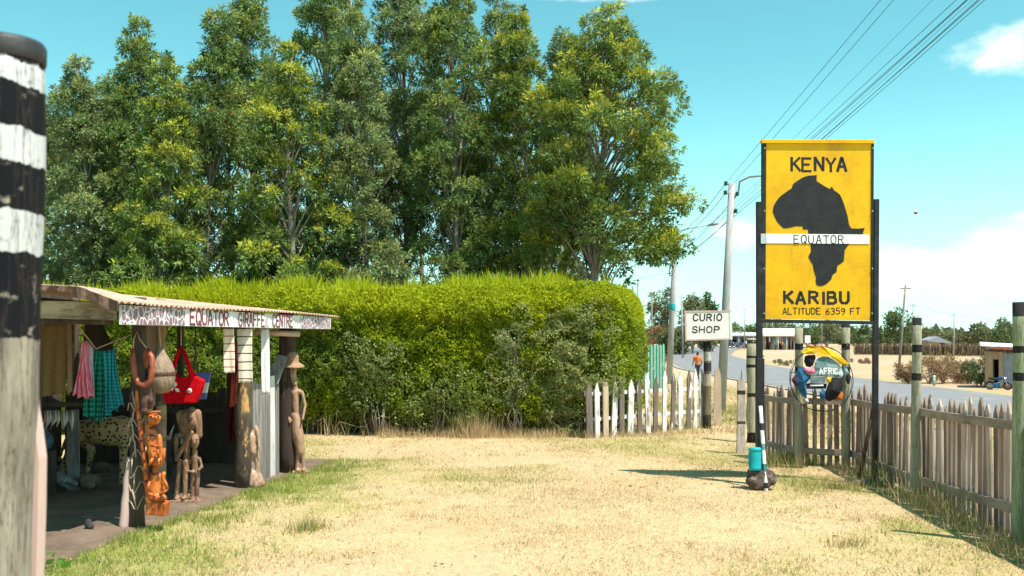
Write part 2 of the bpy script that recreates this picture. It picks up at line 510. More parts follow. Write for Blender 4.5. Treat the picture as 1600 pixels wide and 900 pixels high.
class MB:
    """collects shapes in world coordinates; build() links them as one mesh object"""

    def __init__(s):
        s.v, s.f, s.mi, s.sm = [], [], [], []

    def add(s, vs, fs, mi=0, smooth=False):
        o = len(s.v)
        s.v += [Vector(v) for v in vs]
        for f in fs:
            s.f.append([i + o for i in f])
            s.mi.append(mi)
            s.sm.append(smooth)
        return s

    def box(s, c, size, rot=None, mi=0, taper=1.0, jit=0.0):
        hx, hy, hz = (k / 2 for k in size)
        vs = []
        for z in (-1, 1):
            k = taper if z > 0 else 1
            for x, y in ((-1, -1), (1, -1), (1, 1), (-1, 1)):
                v = Vector((x * hx * k, y * hy * k, z * hz))
                if jit:
                    v += Vector((random.uniform(-jit, jit), random.uniform(-jit, jit), random.uniform(-jit, jit)))
                if rot is not None:
                    v = rot @ v
                vs.append(v + Vector(c))
        return s.add(vs, [(3, 2, 1, 0), (4, 5, 6, 7), (0, 1, 5, 4), (1, 2, 6, 5), (2, 3, 7, 6), (3, 0, 4, 7)], mi)

    def bar(s, a, b, w, t, mi=0, up=(0, 0, 1)):
        """rectangular bar from a to b, w along `up` side, t across"""
        a, b = Vector(a), Vector(b)
        dz = (b - a)
        ln = dz.length
        dz.normalize()
        side = dz.cross(Vector(up))
        if side.length < 1e-4:
            side = Vector((1, 0, 0))
        side.normalize()
        u = side.cross(dz)
        rot = Matrix((side, u, dz)).transposed()
        return s.box((a + b) / 2, (t, w, ln), rot, mi)

    def tube(s, pts, rad, n=8, mi=0, cap=True, smooth=True, wob=0.0):
        pts = [Vector(p) for p in pts]
        if not isinstance(rad, (list, tuple)):
            rad = [rad] * len(pts)
        vs, fs = [], []
        ref = Vector((0.13, 0.97, 0.2)).normalized()
        for i, p in enumerate(pts):
            t = (pts[min(i + 1, len(pts) - 1)] - pts[max(i - 1, 0)])
            t.normalize()
            if abs(t.dot(ref)) > .95:
                r0 = Vector((1, 0, 0))
            else:
                r0 = ref
            a = t.cross(r0).normalized()
            b = t.cross(a).normalized()
            for k in range(n):
                an = 2 * math.pi * k / n
                rr = rad[i] * (1 + (random.uniform(-wob, wob) if wob else 0))
                vs.append(p + a * math.cos(an) * rr + b * math.sin(an) * rr)
        for i in range(len(pts) - 1):
            for k in range(n):
                k2 = (k + 1) % n
                fs.append((i * n + k, i * n + k2, (i + 1) * n + k2, (i + 1) * n + k))
        s.add(vs, fs, mi, smooth)
        if cap:
            o = len(s.v) - len(vs)
            s.f.append([o + k for k in range(n)][::-1]); s.mi.append(mi); s.sm.append(False)
            s.f.append([o + (len(pts) - 1) * n + k for k in range(n)]); s.mi.append(mi); s.sm.append(False)
        return s

    def lathe(s, base, prof, n=20, mi=0, axis=None):
        base = Vector(base)
        rot = Vector(axis).to_track_quat('Z', 'Y').to_matrix() if axis else Matrix.Identity(3)
        vs, fs = [], []
        for r, z in prof:
            for k in range(n):
                a = 2 * math.pi * k / n
                vs.append(base + rot @ Vector((r * math.cos(a), r * math.sin(a), z)))
        for i in range(len(prof) - 1):
            for k in range(n):
                k2 = (k + 1) % n
                fs.append((i * n + k, i * n + k2, (i + 1) * n + k2, (i + 1) * n + k))
        fs.append(tuple(range(n))[::-1])
        fs.append(tuple((len(prof) - 1) * n + k for k in range(n)))
        return s.add(vs, fs, mi, True)

    def ell(s, c, r, n=12, m=8, mi=0, rot=None):
        c = Vector(c)
        vs, fs = [], []
        for i in range(m + 1):
            th = math.pi * i / m
            for k in range(n):
                a = 2 * math.pi * k / n
                v = Vector((r[0] * math.sin(th) * math.cos(a), r[1] * math.sin(th) * math.sin(a), -r[2] * math.cos(th)))
                if rot is not None:
                    v = rot @ v
                vs.append(c + v)
        for i in range(m):
            for k in range(n):
                k2 = (k + 1) % n
                fs.append((i * n + k, i * n + k2, (i + 1) * n + k2, (i + 1) * n + k))
        return s.add(vs, fs, mi, True)

    def prism(s, poly, off, mi=0):
        """closed polygon (3-D points in order) extruded by the vector off"""
        n = len(poly)
        off = Vector(off)
        poly = [Vector(p) for p in poly]
        vs = poly + [p + off for p in poly]
        fs = [tuple(range(n)), tuple(range(2 * n - 1, n - 1, -1))] + [(i, (i + 1) % n, n + (i + 1) % n, n + i) for i in range(n)]
        return s.add(vs, fs, mi)

    def build(s, name, mats, parent=None, loc=None, bevel=0.0):
        org = wloc(parent) if parent else Vector(loc or (0, 0, 0))
        me = bpy.data.meshes.new(name)
        me.from_pydata([tuple(v - org) for v in s.v], [], s.f)
        me.polygons.foreach_set('material_index', s.mi)
        me.polygons.foreach_set('use_smooth', s.sm)
        bm = bmesh.new()
        bm.from_mesh(me)
        bmesh.ops.remove_doubles(bm, verts=bm.verts, dist=1e-6)
        bmesh.ops.recalc_face_normals(bm, faces=bm.faces)
        if any(len(f.verts) > 6 for f in bm.faces):
            bmesh.ops.triangulate(bm, faces=[f for f in bm.faces if len(f.verts) > 6])
        bm.to_mesh(me)
        bm.free()
        o = link(name, me, mats, parent, None if parent else org)
        if bevel:
            b = o.modifiers.new('bevel', 'BEVEL')
            b.width = bevel
            b.segments = 2
            b.limit_method = 'ANGLE'
        return o


def np_mesh(name, V, Fc, mat, col=None, parent=None, smooth=False, loc=None):
    """numpy arrays to a mesh object; Fc is (n,3) or (n,4)"""
    V = np.asarray(V, np.float32)
    org = np.array(wloc(parent)) if parent else np.array(loc if loc is not None else (0, 0, 0))
    V = V - org.astype(np.float32)
    me = bpy.data.meshes.new(name)
    nf, k = Fc.shape
    me.vertices.add(len(V))
    me.vertices.foreach_set('co', V.ravel())
    me.loops.add(nf * k)
    me.loops.foreach_set('vertex_index', Fc.astype(np.int32).ravel())
    me.polygons.add(nf)
    me.polygons.foreach_set('loop_start', np.arange(0, nf * k, k, dtype=np.int32))
    me.polygons.foreach_set('loop_total', np.full(nf, k, np.int32))
    if smooth:
        me.polygons.foreach_set('use_smooth', np.ones(nf, bool))
    me.update(calc_edges=True)
    if col is not None:
        a = me.attributes.new('col', 'FLOAT_COLOR', 'POINT')
        c4 = np.ones((len(V), 4), np.float32)
        c4[:, :3] = col
        a.data.foreach_set('color', c4.ravel())
    return link(name, me, mat, parent, None if parent else tuple(org))


def unit(a):
    return a / (np.linalg.norm(a, axis=1, keepdims=True) + 1e-9)


def leaves(C, D, ln, wd, col, bend=0.15):
    """rhombic leaves: base C, direction D, returns V, F, colours"""
    n = len(C)
    D = unit(D)
    Q = unit(np.cross(D, rng.normal(size=(n, 3))))
    U = np.cross(D, Q)
    ln, wd = ln[:, None], wd[:, None]
    mid = C + D * ln * .45 + U * ln * bend * .5
    V = np.stack([C, mid + Q * wd * .5, C + D * ln - U * ln * bend * .3, mid - Q * wd * .5], 1).reshape(-1, 3)
    Fc = np.arange(4 * n).reshape(n, 4)
    return V, Fc, np.repeat(col, 4, 0)


def blades(C, h, w, lean, col, tipcol=None):
    n = len(C)
    a = rng.uniform(0, 2 * np.pi, n)
    s = np.stack([np.cos(a), np.sin(a), np.zeros(n)], 1)
    b = rng.uniform(0, 2 * np.pi, n)
    k = np.stack([np.cos(b) * lean, np.sin(b) * lean, np.ones(n)], 1)
    V = np.stack([C - s * w[:, None] / 2, C + s * w[:, None] / 2, C + unit(k) * h[:, None]], 1).reshape(-1, 3)
    return V, np.arange(3 * n).reshape(n, 3), np.repeat(col, 3, 0)


def blob(name, prims, voxel, mat, parent=None, loc=None, smooth=4, fac=.5):
    """one continuous organic surface from tapered limbs and ellipsoids"""
    b = MB()
    for p in prims:
        if p[0] == 'c':
            a, c, r0, r1 = Vector(p[1]), Vector(p[2]), p[3], p[4]
            t = (c - a).normalized() if (c - a).length > 1e-6 else Vector((0, 0, 1))
            pts, rr = [], []
            for k in (-.98, -.8, -.45, 0):
                pts.append(a + t * r0 * k); rr.append(r0 * math.sqrt(max(0.01, 1 - k * k)))
            for k in (.25, .5, .75):
                pts.append(a.lerp(c, k)); rr.append(r0 + (r1 - r0) * k)
            for k in (0, .45, .8, .98):
                pts.append(c + t * r1 * k); rr.append(r1 * math.sqrt(max(0.01, 1 - k * k)))
            b.tube(pts, rr, 12)
        elif p[0] == 'e':
            b.ell(p[1], p[2], 14, 10, rot=p[3] if len(p) > 3 else None)
        elif p[0] == 'b':
            b.box(p[1], p[2], p[3] if len(p) > 3 else None)
    o = b.build(name, mat, parent, loc)
    rm = o.modifiers.new('r', 'REMESH')
    rm.mode = 'VOXEL'
    rm.voxel_size = voxel
    rm.use_smooth_shade = True
    if smooth:
        s = o.modifiers.new('s', 'SMOOTH')
        s.factor = fac
        s.iterations = smooth
    dg = bpy.context.evaluated_depsgraph_get()
    me = bpy.data.meshes.new_from_object(o.evaluated_get(dg))
    old = o.data
    o.modifiers.clear()
    o.data = me
    bpy.data.meshes.remove(old)
    return o


def copy_tree(o, parent=None):
    c = o.copy()
    COL.objects.link(c)
    c.parent = parent
    for ch in list(o.children):
        copy_tree(ch, c)
    return c


# painted capital letters and figures as brush strokes in a 0.6 x 1 box
GL = {
    'A': [[(0, 0), (.27, 1), (.33, 1), (.6, 0)], [(.12, .34), (.48, .34)]],
    'B': [[(0, 0), (0, 1)], [(0, 1), (.36, 1), (.5, .9), (.5, .66), (.36, .55), (0, .55)], [(.36, .54), (.57, .42), (.57, .14), (.42, 0), (0, 0)]],
    'C': [[(.57, .80), (.45, .97), (.18, 1), (.02, .82), (0, .5), (.03, .18), (.18, 0), (.44, .02), (.58, .20)]],
    'D': [[(0, 0), (0, 1)], [(0, 1), (.34, .98), (.56, .78), (.58, .28), (.36, .02), (0, 0)]],
    'E': [[(.56, 1), (0, 1), (0, 0), (.58, 0)], [(0, .52), (.44, .52)]],
    'F': [[(.56, 1), (0, 1), (0, 0)], [(0, .52), (.44, .52)]],
    'G': [[(.57, .80), (.45, .97), (.18, 1), (.02, .82), (0, .5), (.03, .18), (.18, 0), (.44, .02), (.58, .18), (.58, .46), (.34, .46)]],
    'H': [[(0, 0), (0, 1)], [(.58, 0), (.58, 1)], [(0, .5), (.58, .5)]],
    'I': [[(.1, 0), (.1, 1)]],
    'K': [[(0, 0), (0, 1)], [(.56, 1), (.04, .45)], [(.16, .58), (.60, 0)]],
    'L': [[(0, 1), (0, 0), (.54, 0)]],
    'N': [[(0, 0), (0, 1)], [(.02, .97), (.56, .03)], [(.58, 0), (.58, 1)]],
    'O': [[(.30, 1), (.10, .93), (0, .68), (0, .3), (.12, .05), (.30, 0), (.48, .06), (.60, .32), (.60, .7), (.48, .95), (.30, 1)]],
    'P': [[(0, 0), (0, 1)], [(0, 1), (.40, .99), (.56, .87), (.56, .62), (.40, .48), (0, .47)]],
    'Q': [[(.30, 1), (.10, .93), (0, .68), (0, .3), (.12, .05), (.30, 0), (.48, .06), (.60, .32), (.60, .7), (.48, .95), (.30, 1)], [(.36, .24), (.62, -.06)]],
    'R': [[(0, 0), (0, 1)], [(0, 1), (.40, .99), (.55, .88), (.55, .66), (.40, .53), (0, .52)], [(.26, .52), (.60, 0)]],
    'S': [[(.54, .82), (.42, .98), (.16, .98), (.03, .82), (.05, .62), (.2, .54), (.42, .46), (.56, .34), (.55, .14), (.42, .01), (.14, .02), (0, .18)]],
    'T': [[(0, 1), (.60, 1)], [(.3, 1), (.3, 0)]],
    'U': [[(0, 1), (0, .25), (.12, .03), (.30, 0), (.46, .03), (.58, .25), (.58, 1)]],
    'Y': [[(0, 1), (.30, .48), (.60, 1)], [(.30, .5), (.30, 0)]],
    '3': [[(.04, .95), (.36, 1), (.54, .86), (.50, .64), (.24, .54), (.52, .44), (.57, .18), (.38, 0), (0, .07)]],
    '5': [[(.54, 1), (.10, 1), (.06, .56), (.38, .60), (.56, .44), (.54, .14), (.34, 0), (0, .05)]],
    '6': [[(.50, .98), (.22, .82), (.04, .48), (.04, .18), (.22, 0), (.44, .03), (.57, .24), (.48, .48), (.26, .54), (.06, .36)]],
    '9': [[(.54, .66), (.36, .50), (.12, .54), (.02, .76), (.14, .97), (.38, 1), (.55, .84), (.54, .42), (.40, .1), (.24, 0)]],
}
GLW = {'I': .2, ' ': .40}


def stroke(mb, pts, o, ux, uz, n, w, lift, mi=0):
    """one flat brush stroke along 2-D points already scaled to metres"""
    pts = [Vector(p) for p in pts]
    vs = []
    for i, p in enumerate(pts):
        a = (p - pts[i - 1]).normalized() if i else None
        b = (pts[i + 1] - p).normalized() if i < len(pts) - 1 else None
        t = ((a or b) + (b or a))
        if t.length < 1e-3:
            t = a
        t = t.normalized()
        nn = Vector((-t.y, t.x))
        k = 1.0
        if a and b:
            k = min(1.5, 1 / max(.4, nn.dot(Vector((-b.y, b.x)))))
        ww = w / 2 * k * random.uniform(.80, 1.14)
        e = p.copy()
        if a is None:
            e -= t * w * .35
        if b is None:
            e += t * w * .35
        for s_ in (1, -1):
            q = e + nn * ww * s_
            vs.append(o + ux * q.x + uz * q.y + n * lift)
    mb.add(vs, [(2 * i, 2 * i + 1, 2 * i + 3, 2 * i + 2) for i in range(len(pts) - 1)], mi)


def letters(mb, s, p00, p10, p01, n, w, gap=.22, jit=.02, widths=None):
    """write s so that it fills the parallelogram p00 (bottom left), p10 (bottom right), p01 (top left); w in cap heights"""
    p00, p10, p01 = Vector(p00), Vector(p10), Vector(p01)
    ux, uz = (p10 - p00), (p01 - p00)
    wtot, hh = ux.length, uz.length
    ux.normalize(); uz.normalize()
    adv = [GLW.get(ch, .6) for ch in s]
    tot = sum(adv) + gap * (len(s) - 1)
    sx = wtot / tot
    x = 0
    k = 0
    for ch, a in zip(s, adv):
        if ch != ' ':
            j = Vector((random.uniform(-jit, jit), random.uniform(-jit, jit)))
            for st in GL[ch]:
                stroke(mb, [((x + px + j.x) * sx, (py + j.y) * hh) for px, py in st], p00, ux, uz, n, w * hh, .0003 + .00022 * (k % 3))
                k += 1
        x += a + gap


# ================================================================== THE SETTING
def lump(x, y, s, seed=0):
    """cheap smooth value noise on arrays"""
    x = np.asarray(x, float) / s + seed * 17.3
    y = np.asarray(y, float) / s + seed * 9.1
    xi, yi = np.floor(x), np.floor(y)
    fx, fy = x - xi, y - yi
    fx, fy = fx * fx * (3 - 2 * fx), fy * fy * (3 - 2 * fy)
    h = lambda a, b: np.modf(np.abs(np.sin(a * 127.1 + b * 311.7 + seed) * 43758.5453))[0]
    return (h(xi, yi) * (1 - fx) + h(xi + 1, yi) * fx) * (1 - fy) + (h(xi, yi + 1) * (1 - fx) + h(xi + 1, yi + 1) * fx) * fy


def fbm(x, y, s, seed=0):
    return .55 * lump(x, y, s, seed) + .28 * lump(x, y, s / 2.3, seed + 1) + .17 * lump(x, y, s / 5.1, seed + 2)


SHED_A, SHED_B = Vector((-3.36, 7.6, 0)), Vector((-2.55, 12.75, 0))     # front line of the stall


def shed_x(y):
    return SHED_A.x + (np.asarray(y, float) - SHED_A.y) / (SHED_B.y - SHED_A.y) * (SHED_B.x - SHED_A.x)


def greenness(x, y):
    """how green the lawn grows at a spot: a verge along the stall, flecks near the right fence"""
    dd = np.asarray(x, float) - shed_x(y)
    n = fbm(x, y, .8, 3)
    g = sm(1.9, .1, dd - (n - .5) * 1.6) * sm(14.2, 12.6, y + (n - .5) * 2)
    g2 = sm(2.0, 3.6, x) * sm(.45, .7, n) * .6 * sm(5, 8, y)
    g3 = sm(.46, .72, fbm(x, y, 1.9, 11)) * .36
    g4 = sm(1.5, 5, x) * sm(17, 20, y) * sm(.42, .6, fbm(x, y, 1.6, 5)) * .8 * sm(40, 28, y)
    g5 = sm(1.35, .3, dd) * sm(13.6, 12.6, y) * .85
    return np.clip(np.maximum.reduce([g, g2, g3, g4, g5]), 0, 1)


DRY, DRY2, GRN, SAND, SOIL = (np.array(c) for c in ((.42, .305, .165), (.50, .375, .23), (.20, .23, .05), (.43, .305, .21), (.075, .06, .042)))


def ground_colour(x, y):
    n = fbm(x, y, 1.3, 21)[:, None]
    c = DRY * (1 - n) + DRY2 * n
    g = greenness(x, y)[:, None]
    c = c * (1 - g * .8) + GRN * g * .8
    # bare earth by the road and beyond it
    s = (sm(9, 13.5, x + (fbm(x, y, 6, 8) - .5) * 5))[:, None]
    c = c * (1 - s) + SAND * (.82 + .3 * fbm(x, y, 5, 4)[:, None]) * s
    gg = (sm(.58, .70, fbm(x, y, 11, 14)) * sm(10, 16, x) * .55)[:, None]
    c = c * (1 - gg) + np.array((.30, .27, .10)) * gg
    # bare soil under the hedge and the trees
    so_ = (sm(16.0, 16.7, y + (fbm(x, y, .5, 9) - .5) * .8) * sm(3.0, 2.0, x))[:, None]
    c = c * (1 - so_) + SOIL * so_
    worn = (sm(.52, .66, fbm(x, y, 2.2, 31)) * .55 * sm(10, 8, x))[:, None]
    return c * (1 - worn) + np.array((.45, .325, .205)) * worn


def axis_coords(lo, hi, f0, f1, step, grow):
    a = list(np.arange(f0, f1 + 1e-6, step))
    s, v = step, f1
    while v < hi:
        s *= grow
        v += s
        a.append(v)
    s, v = step, f0
    while v > lo:
        s *= grow
        v -= s
        a.insert(0, v)
    return np.array(a)


gx = axis_coords(-900, 900, -7, 9, .14, 1.09)
gy = axis_coords(-60, 2400, 3, 22, .14, 1.06)
XX, YY = np.meshgrid(gx, gy)
xf, yf = XX.ravel(), YY.ravel()
near = sm(40, 20, np.hypot(xf, yf))
zf = gz(xf, yf) + (fbm(xf, yf, .5, 40) - .5) * .035 * near
nx_, ny_ = len(gx), len(gy)
ii = np.arange(nx_ * ny_).reshape(ny_, nx_)
quads = np.stack([ii[:-1, :-1], ii[:-1, 1:], ii[1:, 1:], ii[1:, :-1]], -1).reshape(-1, 4)
ground = np_mesh('ground', np.stack([xf, yf, zf], 1), quads, M['ground'], ground_colour(xf, yf), smooth=True)
tag(ground, 'dry lawn sloping away to a sandy roadside', kind='structure')


def strip(name, left, right, lift, mat, seg=60, across=6):
    """a sheet between two polylines given by y, draped on the terrain"""
    ys = np.linspace(left[0][1], left[-1][1], seg)
    lx = np.interp(ys, [p[1] for p in left], [p[0] for p in left])
    rx = np.interp(ys, [p[1] for p in right], [p[0] for p in right])
    t = np.linspace(0, 1, across)
    X = lx[:, None] * (1 - t) + rx[:, None] * t
    Y = np.repeat(ys[:, None], across, 1)
    V = np.stack([X.ravel(), Y.ravel(), gz(X.ravel(), Y.ravel()) + lift], 1)
    i = np.arange(seg * across).reshape(seg, across)
    q = np.stack([i[:-1, :-1], i[:-1, 1:], i[1:, 1:], i[1:, :-1]], -1).reshape(-1, 4)
    return np_mesh(name, V, q, M[mat], smooth=True)


RL = [(17, -40), (17, 96), (19.5, 120), (27, 160), (35, 195), (52, 250), (85, 330)]
RR = [(29.5, -40), (29.5, 110), (33, 145), (42, 180), (50, 205), (68, 250), (100, 330)]
road = tag(strip('road', RL, RR, .09, 'asphalt', 120), 'grey asphalt road curving away past the fence', kind='structure')
e1 = strip('road_edge', [(x - .55, y) for x, y in RL], [(x - .02, y) for x, y in RL], .075, 'edge_line', 120, 3)
tag(e1, kind='structure')

# trodden earth under the stall roof, with a ragged outer edge
fl = []
for k in range(120):
    y = 4.4 + k * (12.9 - 4.4) / 119
    fl.append((float(shed_x(y)) + .10 + .10 * (float(fbm(y, 0, .7, 3)) - .5) * 2 + random.uniform(-.015, .015), y))
b = MB()
for k in range(119):
    (x0, y0), (x1, y1) = fl[k], fl[k + 1]
    b.add([(-8.5, y0, .028), (x0 - .16, y0, .028), (x1 - .16, y1, .028), (-8.5, y1, .028)], [(0, 1, 2, 3)])
    b.add([(x0 - .16, y0, .028), (x0, y0, .016), (x1, y1, .016), (x1 - .16, y1, .028)], [(0, 1, 2, 3)])
    b.add([(x0, y0, .016), (x0 + .05, y0, -.03), (x1 + .05, y1, -.03), (x1, y1, .016)], [(0, 1, 2, 3)])
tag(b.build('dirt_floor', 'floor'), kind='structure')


# ------------------------------------------------------------------ grass
def scatter(n, x0, x1, y0, y1, dens=None):
    x, y = rng.uniform(x0, x1, n), rng.uniform(y0, y1, n)
    if dens is not None:
        k = rng.uniform(0, 1, n) < dens(x, y)
        x, y = x[k], y[k]
    return x, y


def grass(name, x, y, h, w, lean, col, label):
    C = np.stack([x, y, gz(x, y) + (fbm(x, y, .5, 40) - .5) * .035 - .004], 1)
    V, Fc, cc = blades(C, h, w, lean, col)
    o = np_mesh(name, V, Fc, M['grass'], cc)
    return tag(o, label, 'grass', kind='stuff')


def on_lawn(x, y):
    return ((x > shed_x(y) + .07) | (y > 12.9)) & (np.abs(x) < .58 * y + .6)


x, y = scatter(560000, -6, 9, 5.6, 17.0, lambda x, y: on_lawn(x, y) * np.clip(1.25 - (y - 6) / 16, .25, 1) * (1 - .45 * sm(.52, .66, fbm(x, y, 2.2, 31))))
g = greenness(x, y)
n_ = len(x)
isg = rng.uniform(0, 1, n_) < g * .85
kk = rng.uniform(0, 1, (n_, 1))
col = np.where(isg[:, None], np.array((.16, .24, .035)) * (1 - kk) + np.array((.34, .37, .08)) * kk,
               np.array((.39, .275, .13)) * (1 - kk) + np.array((.66, .51, .32)) * kk)
patch = fbm(x, y, .9, 77)[:, None]
col = col * (.78 + .42 * patch) * (.88 + .24 * fbm(x, y, .22, 78)[:, None])
h = rng.uniform(.012, .042, n_) * (1 + .7 * isg) * (.25 + 1.5 * fbm(x, y, .8, 12) * (.5 + fbm(x, y, .2, 13)))
grass('lawn_grass', x, y, h, rng.uniform(.004, .009, n_), rng.uniform(.3, 2.2, n_), col, 'short dry straw-coloured lawn grass with green flecks')

# longer tufts: green along the stall, dry along hedge, fence and sign
tx, ty, th, tg = [], [], [], []


def tufts(pts, n, r, h, green):
    for (px_, py_) in pts:
        a = rng.normal(0, r, (n, 2))
        tx.append(px_ + a[:, 0]); ty.append(py_ + a[:, 1])
        th.append(rng.uniform(.35, 1, n) * h); tg.append(np.full(n, green))


yy = rng.uniform(6.6, 13, 90)
tufts([(float(shed_x(v)) + .22 + abs(random.gauss(0, .34)), v) for v in rng.uniform(6.6, 13, 130)], 46, .07, .085, .8)
tufts([(float(shed_x(v)) + .15 + random.gauss(0, .035), v) for v in rng.uniform(6, 12.8, 170)], 30, .045, .065, .75)
tufts([(random.uniform(-2.1, 2), 16.0 + random.gauss(0, .12)) for _ in range(70)], 40, .12, .22, .08)
tufts([(-.65, 15.9), (-.55, 15.95), (-.75, 15.95), (-.6, 16.05)], 160, .16, .55, .0)
tufts([(random.uniform(-3.4, 2), 16.15 + random.gauss(0, .1)) for _ in range(26)], 12, .08, .50, .05)
tufts([(float(np.interp(v, [5.6, 7.7, 10, 12.3], [3.8, 3.9, 4.08, 4.1])) + random.gauss(0, .09), v) for v in rng.uniform(6.2, 12.2, 70)], 30, .07, .20, .25)
tufts([(3.55 + random.gauss(0, .22), 12.6 + random.gauss(0, .2)) for _ in range(26)], 40, .08, .28, .5)
tufts([(4.02, 8.9), (3.98, 9.3), (4.0, 8.5), (4.1, 10.6)], 60, .10, .60, .5)
tufts([(-1.78, 8.2), (-1.72, 8.3)], 150, .08, .17, .45)
tufts([(random.uniform(-3, 3.6), random.uniform(6.5, 15)) for _ in range(60)], 22, .05, .07, .35)
tufts([(random.uniform(1.3, 3.2), 15.8 + random.uniform(0, 2)) for _ in range(40)], 40, .14, .16, .15)
tufts([(random.uniform(2.9, 4.2), 10.6 + random.gauss(0, .25)) for _ in range(24)], 40, .09, .14, .5)
tufts([(2.62, 7.6), (2.75, 7.7), (2.68, 7.55)], 60, .09, .12, .3)
x, y, h, g = (np.concatenate(a) for a in (tx, ty, th, tg))
isg = rng.uniform(0, 1, len(x)) < g
kk = rng.uniform(0, 1, (len(x), 1))
col = np.where(isg[:, None], np.array((.12, .20, .03)) * (1 - kk) + np.array((.30, .36, .075)) * kk,
               np.array((.36, .25, .12)) * (1 - kk) + np.array((.60, .46, .27)) * kk)
grass('grass_tufts', x, y, h, rng.uniform(.004, .010, len(x)), rng.uniform(.1, .75, len(x)), col, 'longer grass tufts along the hedge, fence and stall')

x, y = scatter(90000, 1.5, 17, 16.5, 60, lambda x, y: (x < .5 * y) * np.clip(1.2 - (y - 16) / 40, .1, 1) * (x > 2.2 + sm(16, 20, y) * 1) * sm(14.5, 8, x))
g = greenness(x, y)
isg = rng.uniform(0, 1, len(x)) < g * .9
kk = rng.uniform(0, 1, (len(x), 1))
col = np.where(isg[:, None], np.array((.13, .19, .03)) * (1 - kk) + np.array((.26, .29, .07)) * kk,
               np.array((.40, .28, .13)) * (1 - kk) + np.array((.56, .42, .24)) * kk)
grass('roadside_grass', x, y, rng.uniform(.04, .17, len(x)), rng.uniform(.012, .03, len(x)), rng.uniform(.2, 1.4, len(x)), col, 'rough dry grass between the fence and the road')

x, y = scatter(1300, -4, 4, 6, 16, lambda x, y: on_lawn(x, y) * sm(.35, .65, fbm(x, y, 1.5, 66)))
C = np.stack([x, y, gz(x, y) + .016 + (fbm(x, y, .5, 40) - .5) * .035], 1)
D = np.stack([rng.normal(0, 1, len(x)), rng.normal(0, 1, len(x)), rng.normal(0, .15, len(x))], 1)
col = np.array((.22, .12, .055)) * (1 - rng.uniform(0, 1, (len(x), 1))) + np.array((.45, .31, .19)) * rng.uniform(0, 1, (len(x), 1))
V, Fc, cc = leaves(C, D, rng.uniform(.02, .06, len(x)), rng.uniform(.008, .02, len(x)), col)
tag(np_mesh('leaf_litter', V, Fc, M['grass'], cc, None, loc=(0, 11, 0)), 'scattered dry leaves on the lawn', 'leaf litter', kind='stuff')

# fallen twigs and bent canes at the hedge foot
b = MB()
for k in range(22):
    x0 = random.uniform(-3.6, 1.9)
    y0 = 15.95 + random.uniform(-.1, .35)
    a = random.uniform(-1, 1)
    l_ = random.uniform(.25, .75)
    hgt = random.uniform(.08, .5)
    b.tube([(x0, y0, 0), (x0 + a * l_ * .4, y0 - .06, hgt), (x0 + a * l_, y0 - .12, hgt * random.uniform(.5, 1.2))], [.0045, .0035, .002], 4)
tag(b.build('dry_twigs', pm('dry_twig', (.42, .31, .19), (.28, .19, .11), 8, .9), None, (0, 16, 0)), 'tangle of dry canes at the foot of the hedge', 'twigs', kind='stuff')

# ================================================================== HEDGE
HP = [(-10.5, 16.35), (-6, 16.3), (-2.5, 16.25), (1.35, 16.2), (1.80, 16.35), (2.14, 16.8), (2.40, 17.8), (2.48, 19.2), (1.9, 20.2)]
HTOP = [(-10.5, 2.42), (-5, 2.50), (-2.5, 2.50), (-.2, 2.56), (1.1, 2.62), (2.2, 2.55)]


def hedge_sample(n):
    pts = np.array(HP)
    seg = np.diff(pts, axis=0)
    ln = np.hypot(seg[:, 0], seg[:, 1])
    cum = np.concatenate([[0], np.cumsum(ln)])
    s = rng.uniform(0, cum[-1], n)
    i = np.clip(np.searchsorted(cum, s) - 1, 0, len(seg) - 1)
    t = (s - cum[i]) / ln[i]
    p = pts[i] + seg[i] * t[:, None]
    # smooth normals along the line
    nrm = np.stack([seg[:, 1], -seg[:, 0]], 1) / ln[:, None]
    n0 = nrm[i]
    n1 = nrm[np.clip(i + np.where(t > .5, 1, -1), 0, len(seg) - 1)]
    w = np.abs(t - .5)[:, None]
    nn = unit(n0 * (1 - w) + n1 * w)
    return p, nn, s


hedge = empty('hedge', (-2, 16.9, 0), 'tall clipped cypress hedge with bright yellow-green top, behind the lawn', 'hedge')
b = MB()                                   # solid filler core, its dark colour stands for the shade inside
inner = []
for i, (hx, hy) in enumerate(HP):
    t = Vector((HP[min(i + 1, len(HP) - 1)][0] - HP[max(i - 1, 0)][0], HP[min(i + 1, len(HP) - 1)][1] - HP[max(i - 1, 0)][1])).normalized()
    inner.append((hx - t.y * .26, hy + t.x * .26))
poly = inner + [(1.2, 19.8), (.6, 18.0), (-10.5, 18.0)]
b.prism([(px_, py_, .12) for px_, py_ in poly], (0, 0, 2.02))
b.build('dark_core', 'darkcore', hedge)
for k in range(42):
    x0 = random.uniform(-6, 1.6)
    MB().tube([(x0, 16.42 + random.uniform(0, .2), -.02), (x0 + random.uniform(-.2, .2), 16.5, .5)], [.03, .02], 6).build('stem', 'bark', hedge)

